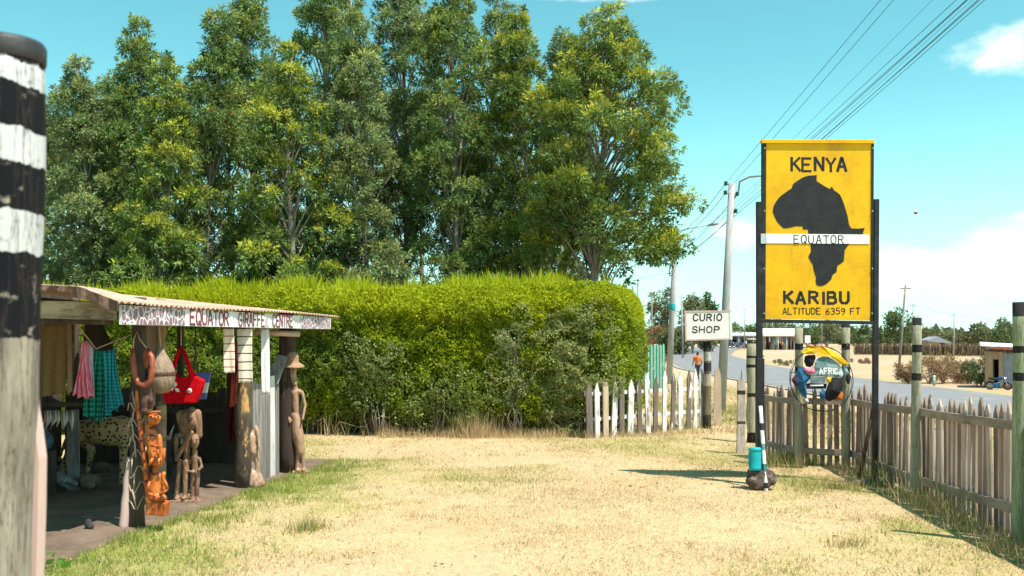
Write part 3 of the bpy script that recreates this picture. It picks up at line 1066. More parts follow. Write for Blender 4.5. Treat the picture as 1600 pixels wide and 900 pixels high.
# face foliage: feathery sprays on a bulging surface
n = 210000
p, nn, s = hedge_sample(n)
zt = np.interp(p[:, 0], [a for a, _ in HTOP], [a for _, a in HTOP])
z = rng.uniform(0, 1, n) ** .9 * zt
bul = (fbm(s, z, .55, 51) - .5) * .36 + (fbm(s, z, 1.7, 52) - .5) * .25 + (fbm(s, z, .16, 55) - .5) * .22
rnd = .16 * sm(2.15, 2.6, z) ** 1.2
sk = .22 * sm(.55, .0, z)                  # thin skirt near the soil
depth = -bul - rnd * 1.6 - sk - rng.exponential(.04, n)
C = np.stack([p[:, 0] + nn[:, 0] * depth, p[:, 1] + nn[:, 1] * depth, z], 1)
keep = rng.uniform(0, 1, n) < (.30 + .70 * sm(.05, .5, z)) * (.55 + .45 * sm(.30, .55, fbm(s, z, .28, 53)))
C, nn, s, z, zt = C[keep], nn[keep], s[keep], z[keep], zt[keep]
n = len(C)
D = np.stack([nn[:, 0] * .8, nn[:, 1] * .8, np.full(n, .35)], 1) + rng.normal(0, .75, (n, 3))
mixn = fbm(s, z, 1.25, 61)
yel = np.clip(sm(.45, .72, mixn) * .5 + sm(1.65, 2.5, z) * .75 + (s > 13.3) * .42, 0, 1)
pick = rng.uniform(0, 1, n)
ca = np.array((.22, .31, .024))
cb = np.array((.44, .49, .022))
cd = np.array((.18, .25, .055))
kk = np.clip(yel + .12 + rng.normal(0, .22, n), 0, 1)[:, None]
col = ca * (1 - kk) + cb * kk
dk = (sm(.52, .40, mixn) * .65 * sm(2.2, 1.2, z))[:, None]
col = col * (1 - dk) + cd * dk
col *= rng.uniform(.75, 1.2, (n, 1))
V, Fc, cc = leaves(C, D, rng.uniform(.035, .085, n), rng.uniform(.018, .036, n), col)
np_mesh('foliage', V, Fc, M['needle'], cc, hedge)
# new growth: upright feathery shoots along the top and the round right end
n = 62000
x = rng.uniform(-10.5, 2.18, n)
y = 16.3 + rng.uniform(0, 1, n) ** 1.3 * 1.9
inside = ~((x > 1.3) & (y < 16.4 + (x - 1.3) * .55))
x, y = x[inside], y[inside]
n = len(x)
zt = np.interp(x, [a for a, _ in HTOP], [a for _, a in HTOP])
cl_ = fbm(x, y, .5, 71)
front = sm(16.75, 16.25, y)
edge = sm(1.6, 2.2, x)
C = np.stack([x, y, zt - .22 - .34 * front - .4 * edge + (cl_ - .5) * .3 + rng.uniform(-.12, .10, n)], 1)
D = np.stack([rng.normal(0, .28, n) + edge * .6, rng.normal(-.12, .25, n) - front * .35, np.ones(n)], 1)
kk = np.clip(rng.normal(.62, .25, n), 0, 1)[:, None]
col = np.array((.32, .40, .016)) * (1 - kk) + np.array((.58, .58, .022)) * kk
V, Fc, cc = leaves(C, D, rng.uniform(.10, .34, n) * (.6 + .8 * sm(.35, .7, cl_)), rng.uniform(.012, .026, n), col, .1)
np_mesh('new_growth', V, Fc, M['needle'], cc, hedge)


def shrub_patch(name, label, cx, cz, rx, rz, n, cols, lsize, push, parent=None, mat='leaf'):
    """a loose shrub growing up through the face of the hedge"""
    t = empty(name, (cx, 16.1, 0), label, 'shrub')
    b = MB()
    for k in range(9):
        x0 = cx + random.uniform(-.4, .4) * rx
        b.tube([(x0, 16.22, 0), (x0 + random.uniform(-.1, .1), 16.2, .3), (x0 + random.uniform(-.2, .2), 16.3, .8)], [.014, .010, .005], 5)
    b.build('branch', 'bark', t)
    a = rng.uniform(0, 2 * np.pi, n)
    r = rng.uniform(0, 1, n) ** .6
    x = cx + np.cos(a) * r * rx
    z = cz + np.sin(a) * r * rz
    x = x + (fbm(x, z, .5, 91) - .5) * .7
    z = np.abs(z + (fbm(x, z, .45, 92) - .5) * .6)
    bul = (fbm(x, z, .33, 81) - .45) * .50
    y = 16.12 - push * (1 - r ** 2) - bul + rng.exponential(.05, n)
    keep = (rng.uniform(0, 1, n) < sm(.30, .55, fbm(x + 4, z, .3, 83)) * (1.15 - r * .6) + .12)
    C = np.stack([x, y, z], 1)[keep]
    n = len(C)
    D = np.stack([rng.normal(0, .6, n), rng.normal(-.6, .5, n), rng.normal(.5, .5, n)], 1)
    kk = rng.uniform(0, 1, (n, 1))
    col = np.array(cols[0]) * (1 - kk) + np.array(cols[1]) * kk
    V, Fc, cc = leaves(C, D, rng.uniform(.6, 1.2, n) * lsize, rng.uniform(.35, .5, n) * lsize, col)
    np_mesh('foliage', V, Fc, M[mat], cc, t)
    return t


shrub_patch('wild_shrub', 'pale grey-green small-leaved shrub growing through the right end of the hedge', 1.20, 1.15, .78, 1.12, 19000, ((.25, .29, .09), (.48, .50, .22)), .055, .04, mat='needle')
shrub_patch('wild_shrub', 'narrow grey-green shrub climbing the middle of the hedge face', .05, 1.20, .42, .9, 5500, ((.24, .28, .11), (.48, .50, .26)), .050, .03)
shrub_patch('wild_shrub', 'dark green bushy weed against the hedge, left of the grey shrubs', -1.0, .55, .95, .55, 8000, ((.15, .21, .05), (.32, .37, .11)), .060, .05)
shrub_patch('wild_shrub', 'dull grey-green shrub in the hedge face next to the stall corner', -2.35, 1.0, .62, .75, 5000, ((.17, .23, .08), (.38, .43, .18)), .052, .04)


# ================================================================== TREES
def crown_leaves(clumps, per, ln, wd, pal, young=.5, droop=.32, shell=.70):
    """leaf sprays spread through every clump; tips of the upper clump side carry the new growth colours"""
    Cs, Ds, Ks, Ss = [], [], [], []
    for (c, r, q) in clumps:
        nt_ = max(7, int(per / 20 * (r / .6) ** 2))
        v = unit(rng.normal(size=(nt_, 3)))
        v[:, 2] = np.where(v[:, 2] < -.55, -v[:, 2], v[:, 2])
        tc_ = np.array(c) + v * r * (shell + (1 - shell) * rng.uniform(0, 1, (nt_, 1)) ** .6) * np.array((1, 1, .95)) * rng.uniform(.8, 1.12, (nt_, 1))
        tr_ = rng.uniform(.07, .15, nt_)
        m = 20
        tv = unit(rng.normal(size=(nt_, m, 3)).reshape(-1, 3))
        C1 = np.repeat(tc_, m, 0) + tv * np.repeat(tr_, m)[:, None] * rng.uniform(.1, 1, (nt_ * m, 1))
        out = np.repeat(v, m, 0) * .7 + tv * .8 + np.array((0, 0, -droop))
        Cs.append(C1)
        Ds.append(out)
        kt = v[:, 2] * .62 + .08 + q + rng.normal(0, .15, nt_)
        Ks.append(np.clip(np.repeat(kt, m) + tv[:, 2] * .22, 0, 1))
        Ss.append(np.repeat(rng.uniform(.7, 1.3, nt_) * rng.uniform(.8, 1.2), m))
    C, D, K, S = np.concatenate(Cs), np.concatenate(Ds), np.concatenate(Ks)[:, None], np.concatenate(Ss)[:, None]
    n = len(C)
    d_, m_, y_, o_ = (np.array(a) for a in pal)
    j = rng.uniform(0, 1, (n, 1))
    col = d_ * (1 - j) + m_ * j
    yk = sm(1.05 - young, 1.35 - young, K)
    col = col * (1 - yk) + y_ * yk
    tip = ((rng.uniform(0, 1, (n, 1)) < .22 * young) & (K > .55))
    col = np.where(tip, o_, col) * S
    return leaves(C, D, rng.uniform(.6, 1.25, n) * ln, rng.uniform(.7, 1.2, n) * wd, col, .3)


PAL = [((.090, .155, .045), (.215, .300, .085), (.38, .45, .085), (.50, .32, .07)),
       ((.110, .170, .065), (.270, .335, .125), (.38, .44, .13), (.48, .33, .10)),
       ((.090, .155, .038), (.215, .295, .065), (.45, .48, .055), (.53, .35, .055))]


def eucalyptus(x, y, top, rmax, base, label, young, pal, dens=1.0, lean=0.0, nclump=64, prof=None, per=520, trunk_r=.13, group=None, low=0):
    z0 = gh(x, y)
    t = empty('eucalyptus_tree', (x, y, z0), label, 'tree', group)
    H = top - z0
    b = MB()
    trunk = []
    wob = random.uniform(0, 6)
    for k in range(9):
        f = k / 8
        trunk.append(Vector((x + lean * f + .16 * math.sin(f * 5 + wob), y + .12 * math.cos(f * 4 + wob), z0 - .1 + (H * .96) * f)))
    b.tube(trunk, [trunk_r * (1 - .82 * k / 8) for k in range(9)], 8)

    def axis(f):
        f = max(0, min(.999, f)) * 8
        i = int(f)
        return trunk[i].lerp(trunk[i + 1], f - i)
    prof = prof or (lambda f: math.sin(math.pi * min(1, (f * .93 + .07)) ** .8) ** .7)
    clumps = []
    for k in range(int(nclump * dens) * 3):
        if len(clumps) >= nclump * .85:
            break
        f = random.random() ** .85
        a = random.uniform(0, 2 * math.pi)
        rr = rmax * prof(f) * math.sqrt(random.uniform(.12, 1))
        hf = base + (1 - base) * f
        c0 = axis(hf)
        cr = random.choice((.34, .46, .58, .70, .82)) * random.uniform(.9, 1.15) * (1.05 - .40 * f)
        c = Vector((c0.x + math.cos(a) * rr, c0.y + math.sin(a) * rr, c0.z + random.uniform(-.2, .2)))
        if any((c - c2).length < .56 * (cr + r2) for c2, r2, _ in clumps):
            continue
        clumps.append((c, cr, random.uniform(-.22, .22)))
        if rr > .35:
            s0 = axis(max(.05, hf - .09 - .06 * rr))
            b.tube([s0, s0.lerp(c, .55) + Vector((0, 0, .15)), c], [.035, .022, .008], 5, cap=False)
    clumps.append((axis(.985) + Vector((0, 0, .05)), .38, .25))
    for hf, off in ((.92, .28), (.85, .5), (.78, .7)):
        a = random.uniform(0, 6.28)
        for s_ in (0, math.pi * .9):
            clumps.append((axis(hf) + Vector((math.cos(a + s_), math.sin(a + s_), 0)) * off * rmax * .5, .34 + off * .28, random.uniform(0, .2)))
    for k in range(low):
        a = random.uniform(0, 2 * math.pi)
        c = Vector((x + math.cos(a) * rmax * .9, y + math.sin(a) * rmax * .6, z0 + random.uniform(1.6, 3.4)))
        clumps.append((c, random.uniform(.45, .75), random.uniform(-.2, .1)))
        b.tube([axis(.12), c], [.03, .01], 5, cap=False)
    b.build('trunk', 'bark', t)
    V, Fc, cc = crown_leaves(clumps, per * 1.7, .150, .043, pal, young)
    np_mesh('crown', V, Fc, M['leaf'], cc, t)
    return t


# px column of the trunk, distance, px of the top, crown radius (m), crown base (share of height), freshness
TREES = [
    (70, 33.0, 150, 1.25, .12, .35, 1, 'eucalyptus standing partly behind the banded pole, leftmost of the row'),
    (130, 30.5, 78, 1.05, .14, .30, 1, 'thin open eucalyptus second from the left end of the row'),
    (172, 33.5, 110, 1.0, .18, .30, 0, 'small-crowned eucalyptus third from the left end of the row'),
    (216, 31.0, 8, 1.05, .22, .38, 0, 'slim eucalyptus with a pointed top standing clear of its left neighbours'),
    (262, 28.5, 75, 1.1, .10, .55, 2, 'fuller yellow-green eucalyptus below the pointed one'),
    (328, 29.5, 0, 1.3, .12, .50, 0, 'broad eucalyptus whose tip just touches the top of the picture'),
    (398, 31.5, -60, 1.35, .10, .40, 0, 'dark tall eucalyptus right of the tip touching the picture top'),
    (452, 28.0, 55, 1.30, .12, .55, 2, 'bright bushy eucalyptus in the left middle of the row'),
    (508, 31.0, -95, 1.45, .14, .38, 0, 'very tall eucalyptus rising out of the picture left of centre'),
    (566, 29.0, -30, 1.30, .14, .45, 1, 'grey-green eucalyptus in the middle with hanging sprays'),
    (628, 32.0, -120, 1.35, .34, .38, 1, 'open-crowned eucalyptus with a long bare pale trunk at the centre'),
    (700, 30.0, -95, 1.45, .16, .42, 0, 'tall eucalyptus right of the bare pale trunk'),
    (764, 32.0, -40, 1.30, .22, .40, 1, 'eucalyptus with forked bare branches showing sky'),
    (822, 30.0, 4, 1.35, .20, .60, 2, 'rounded yellow-tipped eucalyptus left of the big end tree'),
    (872, 33.0, 36, 1.15, .24, .38, 1, 'narrow grey-green eucalyptus seen between two yellow-tipped ones'),
]
for i, (px_, Y, ty_, rm_, bs, yo, pl, lab) in enumerate(TREES):
    q = at(px_, Y)
    top = CAMH + (HY - ty_) / F * Y
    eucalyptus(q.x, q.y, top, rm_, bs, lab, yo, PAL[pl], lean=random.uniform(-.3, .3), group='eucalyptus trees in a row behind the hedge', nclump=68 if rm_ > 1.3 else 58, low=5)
# the big end tree: wide, full, with a low limb reaching right
q = at(926, 28.0)
eucalyptus(q.x, q.y, CAMH + (HY - 12) / F * 28, 2.1, .36, 'largest broad eucalyptus with yellow tips at the right end of the row', .62, PAL[2], lean=.55, nclump=128,
           prof=lambda f: (.72 + .36 * math.sin(f * 2.6)) * (1 - max(0, f - .55) ** 1.5 * 2.1), per=500, trunk_r=.16, group='eucalyptus trees in a row behind the hedge')
endtree = [o for o in bpy.data.objects if o.get('label', '').startswith('largest broad')][0]
b = MB()
lims = []
for (a0, a1, a2) in (((930, 395), (1000, 372), (1050, 385)), ((930, 330), (1010, 340), (1062, 318)), ((930, 405), (985, 400), (1030, 400)), ((930, 300), (1000, 275), (1035, 250))):
    pts = [P(a0[0], a0[1], 28), P(a1[0], a1[1], 27.6) + Vector((0, 0, .1)), P(a2[0], a2[1], 27.6)]
    b.tube(pts, [.06, .04, .015], 6, cap=False)
    for k in range(7):
        f = random.uniform(.35, 1.1)
        c = pts[1].lerp(pts[2], f) + Vector((random.uniform(-.3, .3), random.uniform(-.5, .5), random.uniform(-.35, .3)))
        lims.append((c, random.uniform(.28, .5), random.uniform(-.1, .35)))
b.build('limb', 'bark', endtree)
V, Fc, cc = crown_leaves(lims, 760, .150, .042, PAL[2], .62)
np_mesh('limb_foliage', V, Fc, M['leaf'], cc, endtree)

# a second, further rank seen between the first trees
for i, (px_, ty_, lab) in enumerate(((105, 190, 'dim far eucalyptus behind the left end of the row'), (190, 150, 'dim far eucalyptus behind the pointed slim tree'),
                                     (290, 120, 'dim far eucalyptus left of the broad tree touching the picture top'), (365, 70, 'dim far eucalyptus right of the broad tree touching the picture top'),
                                     (430, 40, 'dim far eucalyptus behind the bright bushy tree'), (540, 60, 'dim far eucalyptus between the very tall and grey-green trees'),
                                     (600, 120, 'dim far eucalyptus left of the bare pale trunk'), (665, 100, 'dim far eucalyptus right of the bare pale trunk'),
                                     (735, 150, 'dim far eucalyptus under the forked branches'), (800, 190, 'dim far eucalyptus behind the rounded yellow-tipped tree'))):
    q = at(px_, 37 + (i % 3))
    eucalyptus(q.x, q.y, CAMH + (HY - ty_) / F * q.y, 1.7, .08, lab, .28, PAL[0 if i % 2 else 1], nclump=48, per=400, group='second rank of eucalyptus behind the first', low=6)


def bush(name, label, cat, c, rx, rz, n, pal, ln=.10, wd=.04, young=.3, group=None, dens=.55, parts=('branch', 'foliage'), trunk=False):
    """rounded shrub or small tree: stems and a loose crown of leaf clumps"""
    c = Vector(c)
    t = empty(name, c, label, cat, group)
    b = MB()
    clumps = []
    k_ = max(5, int(n / 90))
    zc = c.z + rz * (1.15 if not trunk else 1.6)
    for k in range(k_):
        v = Vector((random.gauss(0, 1), random.gauss(0, 1), random.gauss(0, 1))).normalized() * random.uniform(.35, 1) ** .6
        p_ = Vector((c.x + v.x * rx, c.y + v.y * rx * .8, zc + v.z * rz))
        if p_.z < c.z + .1:
            p_.z = c.z + random.uniform(.1, .4) * rz
        clumps.append((p_, random.uniform(.26, .46) * min(rx, rz), random.uniform(-.3, .25)))
        if k % 2 == 0:
            b.tube([(c.x, c.y, c.z - .05), (c.x + v.x * rx * .3, c.y, c.z + rz * .6), p_], [.03 * rx + .01, .02 * rx + .006, .005], 4, cap=False)
    if trunk:
        b.tube([(c.x, c.y, c.z - .1), (c.x + rx * .05, c.y, c.z + rz * .6), (c.x, c.y, zc)], [rx * .09, rx * .07, rx * .04], 7)
    b.build('trunk' if trunk else 'branch', 'bark', t)
    per = n / k_
    V, Fc, cc = crown_leaves([(a, r, q) for a, r, q in clumps], 1, ln, wd, pal, young) if False else bush_leaves(clumps, per, ln, wd, pal, young)
    np_mesh('crown' if trunk else 'foliage', V, Fc, M['leaf'], cc, t)
    return t


def bush_leaves(clumps, per, ln, wd, pal, young):
    Cs, Ks, Ds = [], [], []
    for c, r, q in clumps:
        m = int(per)
        v = unit(rng.normal(size=(m, 3)))
        Cs.append(np.array(c) + v * r * rng.uniform(.4, 1.2, (m, 1)))
        Ds.append(v + rng.normal(0, .5, (m, 3)) + np.array((0, 0, .25)))
        Ks.append(np.clip(v[:, 2] * .5 + .3 + q + rng.normal(0, .25, m), 0, 1))
    C, D, K = np.concatenate(Cs), np.concatenate(Ds), np.concatenate(Ks)[:, None]
    n = len(C)
    j = rng.uniform(0, 1, (n, 1))
    d_, m_, y_, o_ = (np.array(a) for a in pal)
    col = d_ * (1 - j) + m_ * j
    yk = sm(1.05 - young, 1.4 - young, K)
    col = col * (1 - yk) + y_ * yk
    return leaves(C, D, rng.uniform(.6, 1.3, n) * ln, rng.uniform(.7, 1.2, n) * wd, col)


PG = ((.065, .105, .040), (.140, .190, .070), (.24, .29, .08), (.3, .25, .08))
PP = ((.10, .115, .06), (.26, .27, .17), (.36, .36, .24), (.4, .38, .25))
PD = ((.20, .125, .07), (.38, .25, .13), (.46, .32, .15), (.42, .25, .12))
PO = ((.11, .125, .06), (.21, .22, .11), (.29, .29, .12), (.3, .24, .1))
# undergrowth closing the foot of the tree row
for i, px_ in enumerate((60, 125, 190, 250, 310, 370, 430, 490, 550, 610, 670, 730, 790, 850)):
    q = at(px_, 26.2 + (i * 7 % 5) * .5)
    nth = ['first', 'second', 'third', 'fourth', 'fifth', 'sixth', 'seventh', 'eighth', 'ninth', 'tenth', 'eleventh', 'twelfth', 'thirteenth', 'fourteenth'][i]
    bush('undergrowth_bush', 'dark leafy bush under the eucalyptus row, %s from the left' % nth, 'bush', q, random.uniform(.9, 1.25), random.uniform(1.15, 1.6), 3400, PG, .17, .06, .45, 'bushes under the eucalyptus row')
for px_, Y, rz, lab in ((545, 21, 1.30, 'silvery bush peeping over the hedge left of the centre'), (497, 21.5, 1.25, 'smaller silvery bush peeping over the hedge beside another'), (775, 21, 1.32, 'pale leafy bush peeping over the hedge right of the centre')):
    q = at(px_, Y)
    bush('silvery_bush', lab, 'bush', q, .75, rz, 2600, PP, .11, .045, .4)


# ================================================================== CRAFT STALL ON THE LEFT
def SY(px, off=0.0):
    """distance at which a photo column crosses the stall's front line (off = metres out from it)"""
    m = (SHED_B.x - SHED_A.x) / (SHED_B.y - SHED_A.y)
    return (SHED_A.x + off - m * SHED_A.y) / ((px - 800) / F - m)


stall = empty('craft_stall', (-4.4, 10, 0), 'open wooden curio stall with rusty corrugated roof and painted giraffe fascia', 'market stall')
OV = .27                                    # roof overhang in front of the posts
ROOF_Y0, ROOF_Y1 = 7.50, 12.62


def roof_z(y, dx):                          # dx = metres back from the drip edge
    near = 1 - sm(7.6, 8.7, y)
    return 1.935 + .10 * near * min(dx, .3) / .3 + dx * (.10 - .05 * near) + .01 * math.sin(y * 1.3)


b = MB()
ny, vs, fs = 420, [], []
xs = [0, .15, .3, .8, 1.6, 2.9]
for k in range(ny + 1):
    y = ROOF_Y0 + (ROOF_Y1 - ROOF_Y0) * k / ny
    c = .010 * math.sin(2 * math.pi * y / .076)
    rag = .012 * math.sin(y * 9.1) + .01 * math.sin(y * 3.3 + 1)
    for dx_ in xs:
        x_ = float(shed_x(y)) + OV + .035 + (rag if dx_ == 0 else 0) - dx_
        vs.append((x_, y, roof_z(y, dx_) + c))
for k in range(ny):
    for j in range(len(xs) - 1):
        a = k * len(xs) + j
        fs.append((a, a + 1, a + len(xs) + 1, a + len(xs)))
b.add(vs, fs, 0, True)
ro = b.build('roof', 'roofmetal', stall)
sd = ro.modifiers.new('t', 'SOLIDIFY')
sd.thickness = .004
# torn and rusted near end of the sheets
b = MB()
prev = None
for k in range(46):
    dx_ = k * .035
    x_ = float(shed_x(ROOF_Y0)) + OV + .03 - dx_
    zt_ = roof_z(ROOF_Y0, dx_) + .004
    zb_ = zt_ - .03 - .02 * abs(math.sin(k * .9)) - (.045 if k < 11 else 0)
    cur = (Vector((x_, ROOF_Y0 - .02 - .012 * math.sin(k * 2.3), zt_)), Vector((x_, ROOF_Y0 - .012 + .02 * math.sin(k * 1.4), zb_)))
    if prev:
        b.prism([prev[0], cur[0], cur[1], prev[1]], (0, .018, 0))
    prev = cur
b.build('rusted_sheet_end', 'rust', stall)
# fascia board, its two giraffe-net panels and the lettering
fa = lambda px, z, out=0.0: Vector((float(shed_x(SY(px, OV))) + OV + out, SY(px, OV), z))
FZ0, FZ1 = 1.755, 1.912
fdir = (fa(518, 0) - fa(190, 0)).normalized()
fn = Vector((fdir.y, -fdir.x, 0))           # outward normal of the fascia
A0, A1 = fa(190, 0), fa(517, 0)
b = MB()
b.prism([A0 + Vector((0, 0, FZ0)), A1 + Vector((0, 0, FZ0 + .008)), A1 + Vector((0, 0, FZ1)), A0 + Vector((0, 0, FZ1))], -fn * .022)
fas = b.build('fascia_board', 'fascia', stall)
for (p0, p1, sc_) in ((190.5, 288, 17), (470, 516, 20)):
    b = MB()
    B0, B1 = fa(p0, 0) + fn * .003, fa(p1, 0) + fn * .003
    b.prism([B0 + Vector((0, 0, FZ0 + .002)), B1 + Vector((0, 0, FZ0 + .009)), B1 + Vector((0, 0, FZ1 - .002)), B0 + Vector((0, 0, FZ1 - .002))], fn * .003)
    b.build('giraffe_pattern', giraffe_mat('giraffe_net_paint', sc_), fas)
for word, p0, p1 in (('EQUATOR', 297, 357), ('GIRAFFE', 373, 413), ('CENTRE', 426, 457)):
    b = MB()
    q0, q1 = fa(p0, 0) + fn * .003, fa(p1, 0) + fn * .003
    letters(b, word, q0 + Vector((0, 0, FZ0 + .018)), q1 + Vector((0, 0, FZ0 + .022)), q0 + Vector((0, 0, FZ1 - .010)), fn, .16, .17)
    b.build('lettering', 'maroon', fas)


def post_tube(p0, p1, r0, r1, n=10, wob=.06, segs=7):
    p0, p1 = Vector(p0), Vector(p1)
    pts = [p0.lerp(p1, k / segs) + (Vector((random.uniform(-1, 1), random.uniform(-1, 1), 0)) * r0 * .12 if 0 < k < segs else Vector()) for k in range(segs + 1)]
    return MB().tube(pts, [r0 + (r1 - r0) * k / segs for k in range(segs + 1)], n, wob=wob)


def on_front(px, off=0.0):
    return Vector((float(shed_x(SY(px))) + off, SY(px), 0))


q = on_front(214)
post_tube((q.x, q.y, -.05), (q.x + .02, q.y, 2.0), .068, .058).build('post', 'darkwood', stall)
post_tube((q.x - .10, q.y - .05, -.05), (q.x - .05, q.y - .02, .62), .045, .03).build('split_log', 'pinkplank', stall)
b = MB()
for k in range(7):
    z_ = .2 + k * .14
    pts = []
    for j in range(9):
        a = -2.6 + j * .36
        pts.append((q.x + .074 * math.cos(a), q.y + .074 * math.sin(a), z_ + .05 * math.sin(j * 1.3 + k) + j * .006))
    b.tube(pts, .006, 5)
    b.tube([(q.x + .02 - .02 * (k % 3), q.y - .075, z_), (q.x - .01 + .02 * (k % 2), q.y - .078, z_ + .15)], .007, 5)
b.build('creeper', 'barewood', stall)
q = on_front(384, -.03)
post_tube((q.x, q.y, -.05), (q.x + .01, q.y, 1.96), .098, .085, 12).build('post', 'lichenpost', stall)
q = on_front(450, -.02)
post_tube((q.x, q.y, -.05), (q.x + .01, q.y, 1.96), .105, .095, 12).build('post', 'brownpost', stall)
q = Vector((-3.86, 7.75, 0))
post_tube((q.x, q.y, -.05), (q.x, q.y, 2.05), .055, .05).build('post', 'darkwood', stall)
for (x_, y_, r_) in ((-3.62, 9.9, .055), (-5.7, 7.8, .06), (-5.6, 12.3, .06), (-4.3, 12.45, .05), (-5.65, 10.1, .055)):
    post_tube((x_, y_, -.05), (x_, y_, 2.06 if x_ > -5 else 2.2), r_, r_ * .9).build('post', 'beam' if y_ == 9.9 else 'darkwood', stall)
b = MB().bar((-3.72, 9.95, .95), (-3.68, 9.95, 1.98), .03, .20, up=(0, 1, 0))
b.build('hanging_board', 'barewood', stall)
# beams
for a, c, w_, t_, m_ in (((-3.13, 7.62, 1.86), (-6.0, 7.62, 1.93), .14, .05, 'beam'), ((-3.22, 7.72, 1.80), (-5.9, 7.72, 1.84), .09, .05, 'darkwood'),
                         ((float(shed_x(7.6)) + .02, 7.6, 1.88), (float(shed_x(12.6)) + .02, 12.6, 1.88), .08, .06, 'darkwood'),
                         ((-2.62, 12.5, 1.88), (-5.7, 12.5, 2.1), .08, .06, 'darkwood'), ((-5.7, 7.6, 2.2), (-5.65, 12.5, 2.16), .08, .06, 'darkwood'),
                         ((-2.9, 10.0, 1.86), (-5.7, 10.0, 2.10), .08, .06, 'darkwood'), ((float(shed_x(9)) + .16, 9.0, 1.77), (float(shed_x(11)) + .16, 11.2, 1.775), .03, .03, 'beam')):
    MB().bar(a, c, w_, t_).build('beam', m_, stall)
a = P(398, 519, 11.2)
MB().tube([a, P(467, 522, 11.55)], .035, 8, wob=.05).build('roof_pole', 'pinkplank', stall)
# low plank walls: far end, back, and the grey boards between the two right posts
for k in range(25):
    x_ = -2.78 - k * .122
    hgt = .95 + random.uniform(-.05, .06)
    gap = .016 if k in (3, 5, 6, 8, 13) else -.006
    MB().box((x_, 12.42 + random.uniform(-.012, .012), hgt / 2 + .01), (.124 - gap, .022, hgt), Matrix.Rotation(random.uniform(-.02, .02), 3, 'Y')).build('wall_plank', 'darkwood', stall)
for k in range(36):
    y_ = 7.7 + k * .132
    hgt = 1.9 if y_ < 12 else 1.0
    MB().box((-5.82 + random.uniform(-.01, .01), y_, hgt / 2), (.022, .122, hgt), Matrix.Rotation(random.uniform(-.015, .015), 3, 'X')).build('wall_plank', 'darkwood', stall)
MB().bar((-2.75, 12.37, .72), (-5.75, 12.37, .72), .07, .03).build('wall_rail', 'darkwood', stall)
for k, (px_, ht) in enumerate(((400, 1.15), (407.5, 1.12), (415, 1.13), (422.5, .98), (430, 1.19), (437, 1.16))):
    q = on_front(px_, -.045)
    MB().box((q.x, q.y, ht / 2 - .02), (.026, .135, ht + .06), Matrix.Rotation(math.atan2(fdir.y, fdir.x) - R(90), 3, 'Z') @ Matrix.Rotation(random.uniform(-.025, .025), 3, 'X'), jit=.006).build('front_plank', 'greywood' if k != 4 else 'whitewood', stall)
a = P(426, 598, 11.35)
MB().bar(a, P(441, 556, 11.5), .02, .13, up=(0, 1, 0)).build('front_plank', 'greywood', stall)


# ---- cloths, bags and carvings hung in the stall
def cloth(name, label, cat, tl, tr, bl, br, Y, mat, pleats=3, amp=.03, nu=26, nv=16, Y2=None, parent=None, group=None, hem=0.0, thick=.005, sag=0.0):
    """hanging cloth between four photo-measured corners, with pleats and real thickness"""
    Y2 = Y2 if Y2 is not None else Y
    c = [P(*tl, Y), P(*tr, Y2), P(*bl, Y), P(*br, Y2)]
    vs, fs = [], []
    ph = random.uniform(0, 6)
    for j in range(nv + 1):
        v = j / nv
        for i in range(nu + 1):
            u = i / nu
            p_ = (c[0].lerp(c[1], u)).lerp(c[2].lerp(c[3], u), v)
            a = amp * (.35 + .65 * v) * math.sin(2 * math.pi * pleats * u + ph + .7 * math.sin(v * 3))
            p_ += Vector((.3 * amp * math.sin(v * 5 + u * 4 + ph), -a, -sag * math.sin(math.pi * u) * (1 - v) + hem * math.sin(u * 17 + ph) * v))
            vs.append(p_)
    for j in range(nv):
        for i in range(nu):
            a = j * (nu + 1) + i
            fs.append((a, a + 1, a + nu + 2, a + nu + 1))
    b = MB().add(vs, fs, 0, True)
    o = b.build(name, mat, parent, (c[0] + c[1]) / 2 if not parent else None)
    s_ = o.modifiers.new('t', 'SOLIDIFY')
    s_.thickness = thick
    return tag(o, label, cat, group) if label else o


la, lb_, lc = P(104, 486, 8.0), P(150, 545, 8.35), P(213, 520, 8.35)
b = MB()
pts = []
for k in range(17):
    t = k / 16
    p_ = la.lerp(lb_, min(1, t * 2)) if t < .5 else lb_.lerp(lc, t * 2 - 1)
    pts.append(p_)
b.tube(pts, .006, 5)
b.ell(P(126, 519, 8.18), (.016, .016, .02), 8, 6)
b.ell(P(196, 527, 8.35), (.016, .016, .012), 8, 6)
b.tube([P(196, 527, 8.35), P(188, 536, 8.33), P(191, 545, 8.33)], .004, 5)
tag(b.build('clothes_line', 'string', None, la), 'tan string tied from the roof beam to the front post, carrying cloths', 'string')
cloth('shawl', 'pink and red wrap with fringe hung on the string', 'shawl', (129, 531), (137, 537), (116, 618), (144, 622), 8.30, 'pink', 4, .03, hem=.015)
cloth('lining_cloth', 'lilac cloth folded beside the pink wrap', 'cloth', (135, 531), (146, 545), (137, 606), (147, 622), 8.36, 'lilac', 1, .01)
cloth('shawl', 'green checked shawl with dark squares hung on the string', 'shawl', (145, 546), (164, 550), (132, 652), (163, 660), 8.42, 'greencheck', 3, .035, hem=.015)
cloth('shawl', 'turquoise and blue striped shawl, rightmost on the string', 'shawl', (161, 549), (180, 545), (165, 655), (190, 634), 8.36, 'turqcheck', 3, .03, hem=.02)
cloth('hide', 'dark brown hide slung under the roof behind the string', 'hide', (132, 487), (160, 500), (134, 560), (180, 552), 9.2, pm('dark_hide', (.035, .022, .018), (.022, .014, .012), 9, .8), 1, .03, thick=.012)
vest = empty('knitted_vest', P(86, 500, 9.4), 'brown knitted vest hanging at the left end of the stall', 'vest')
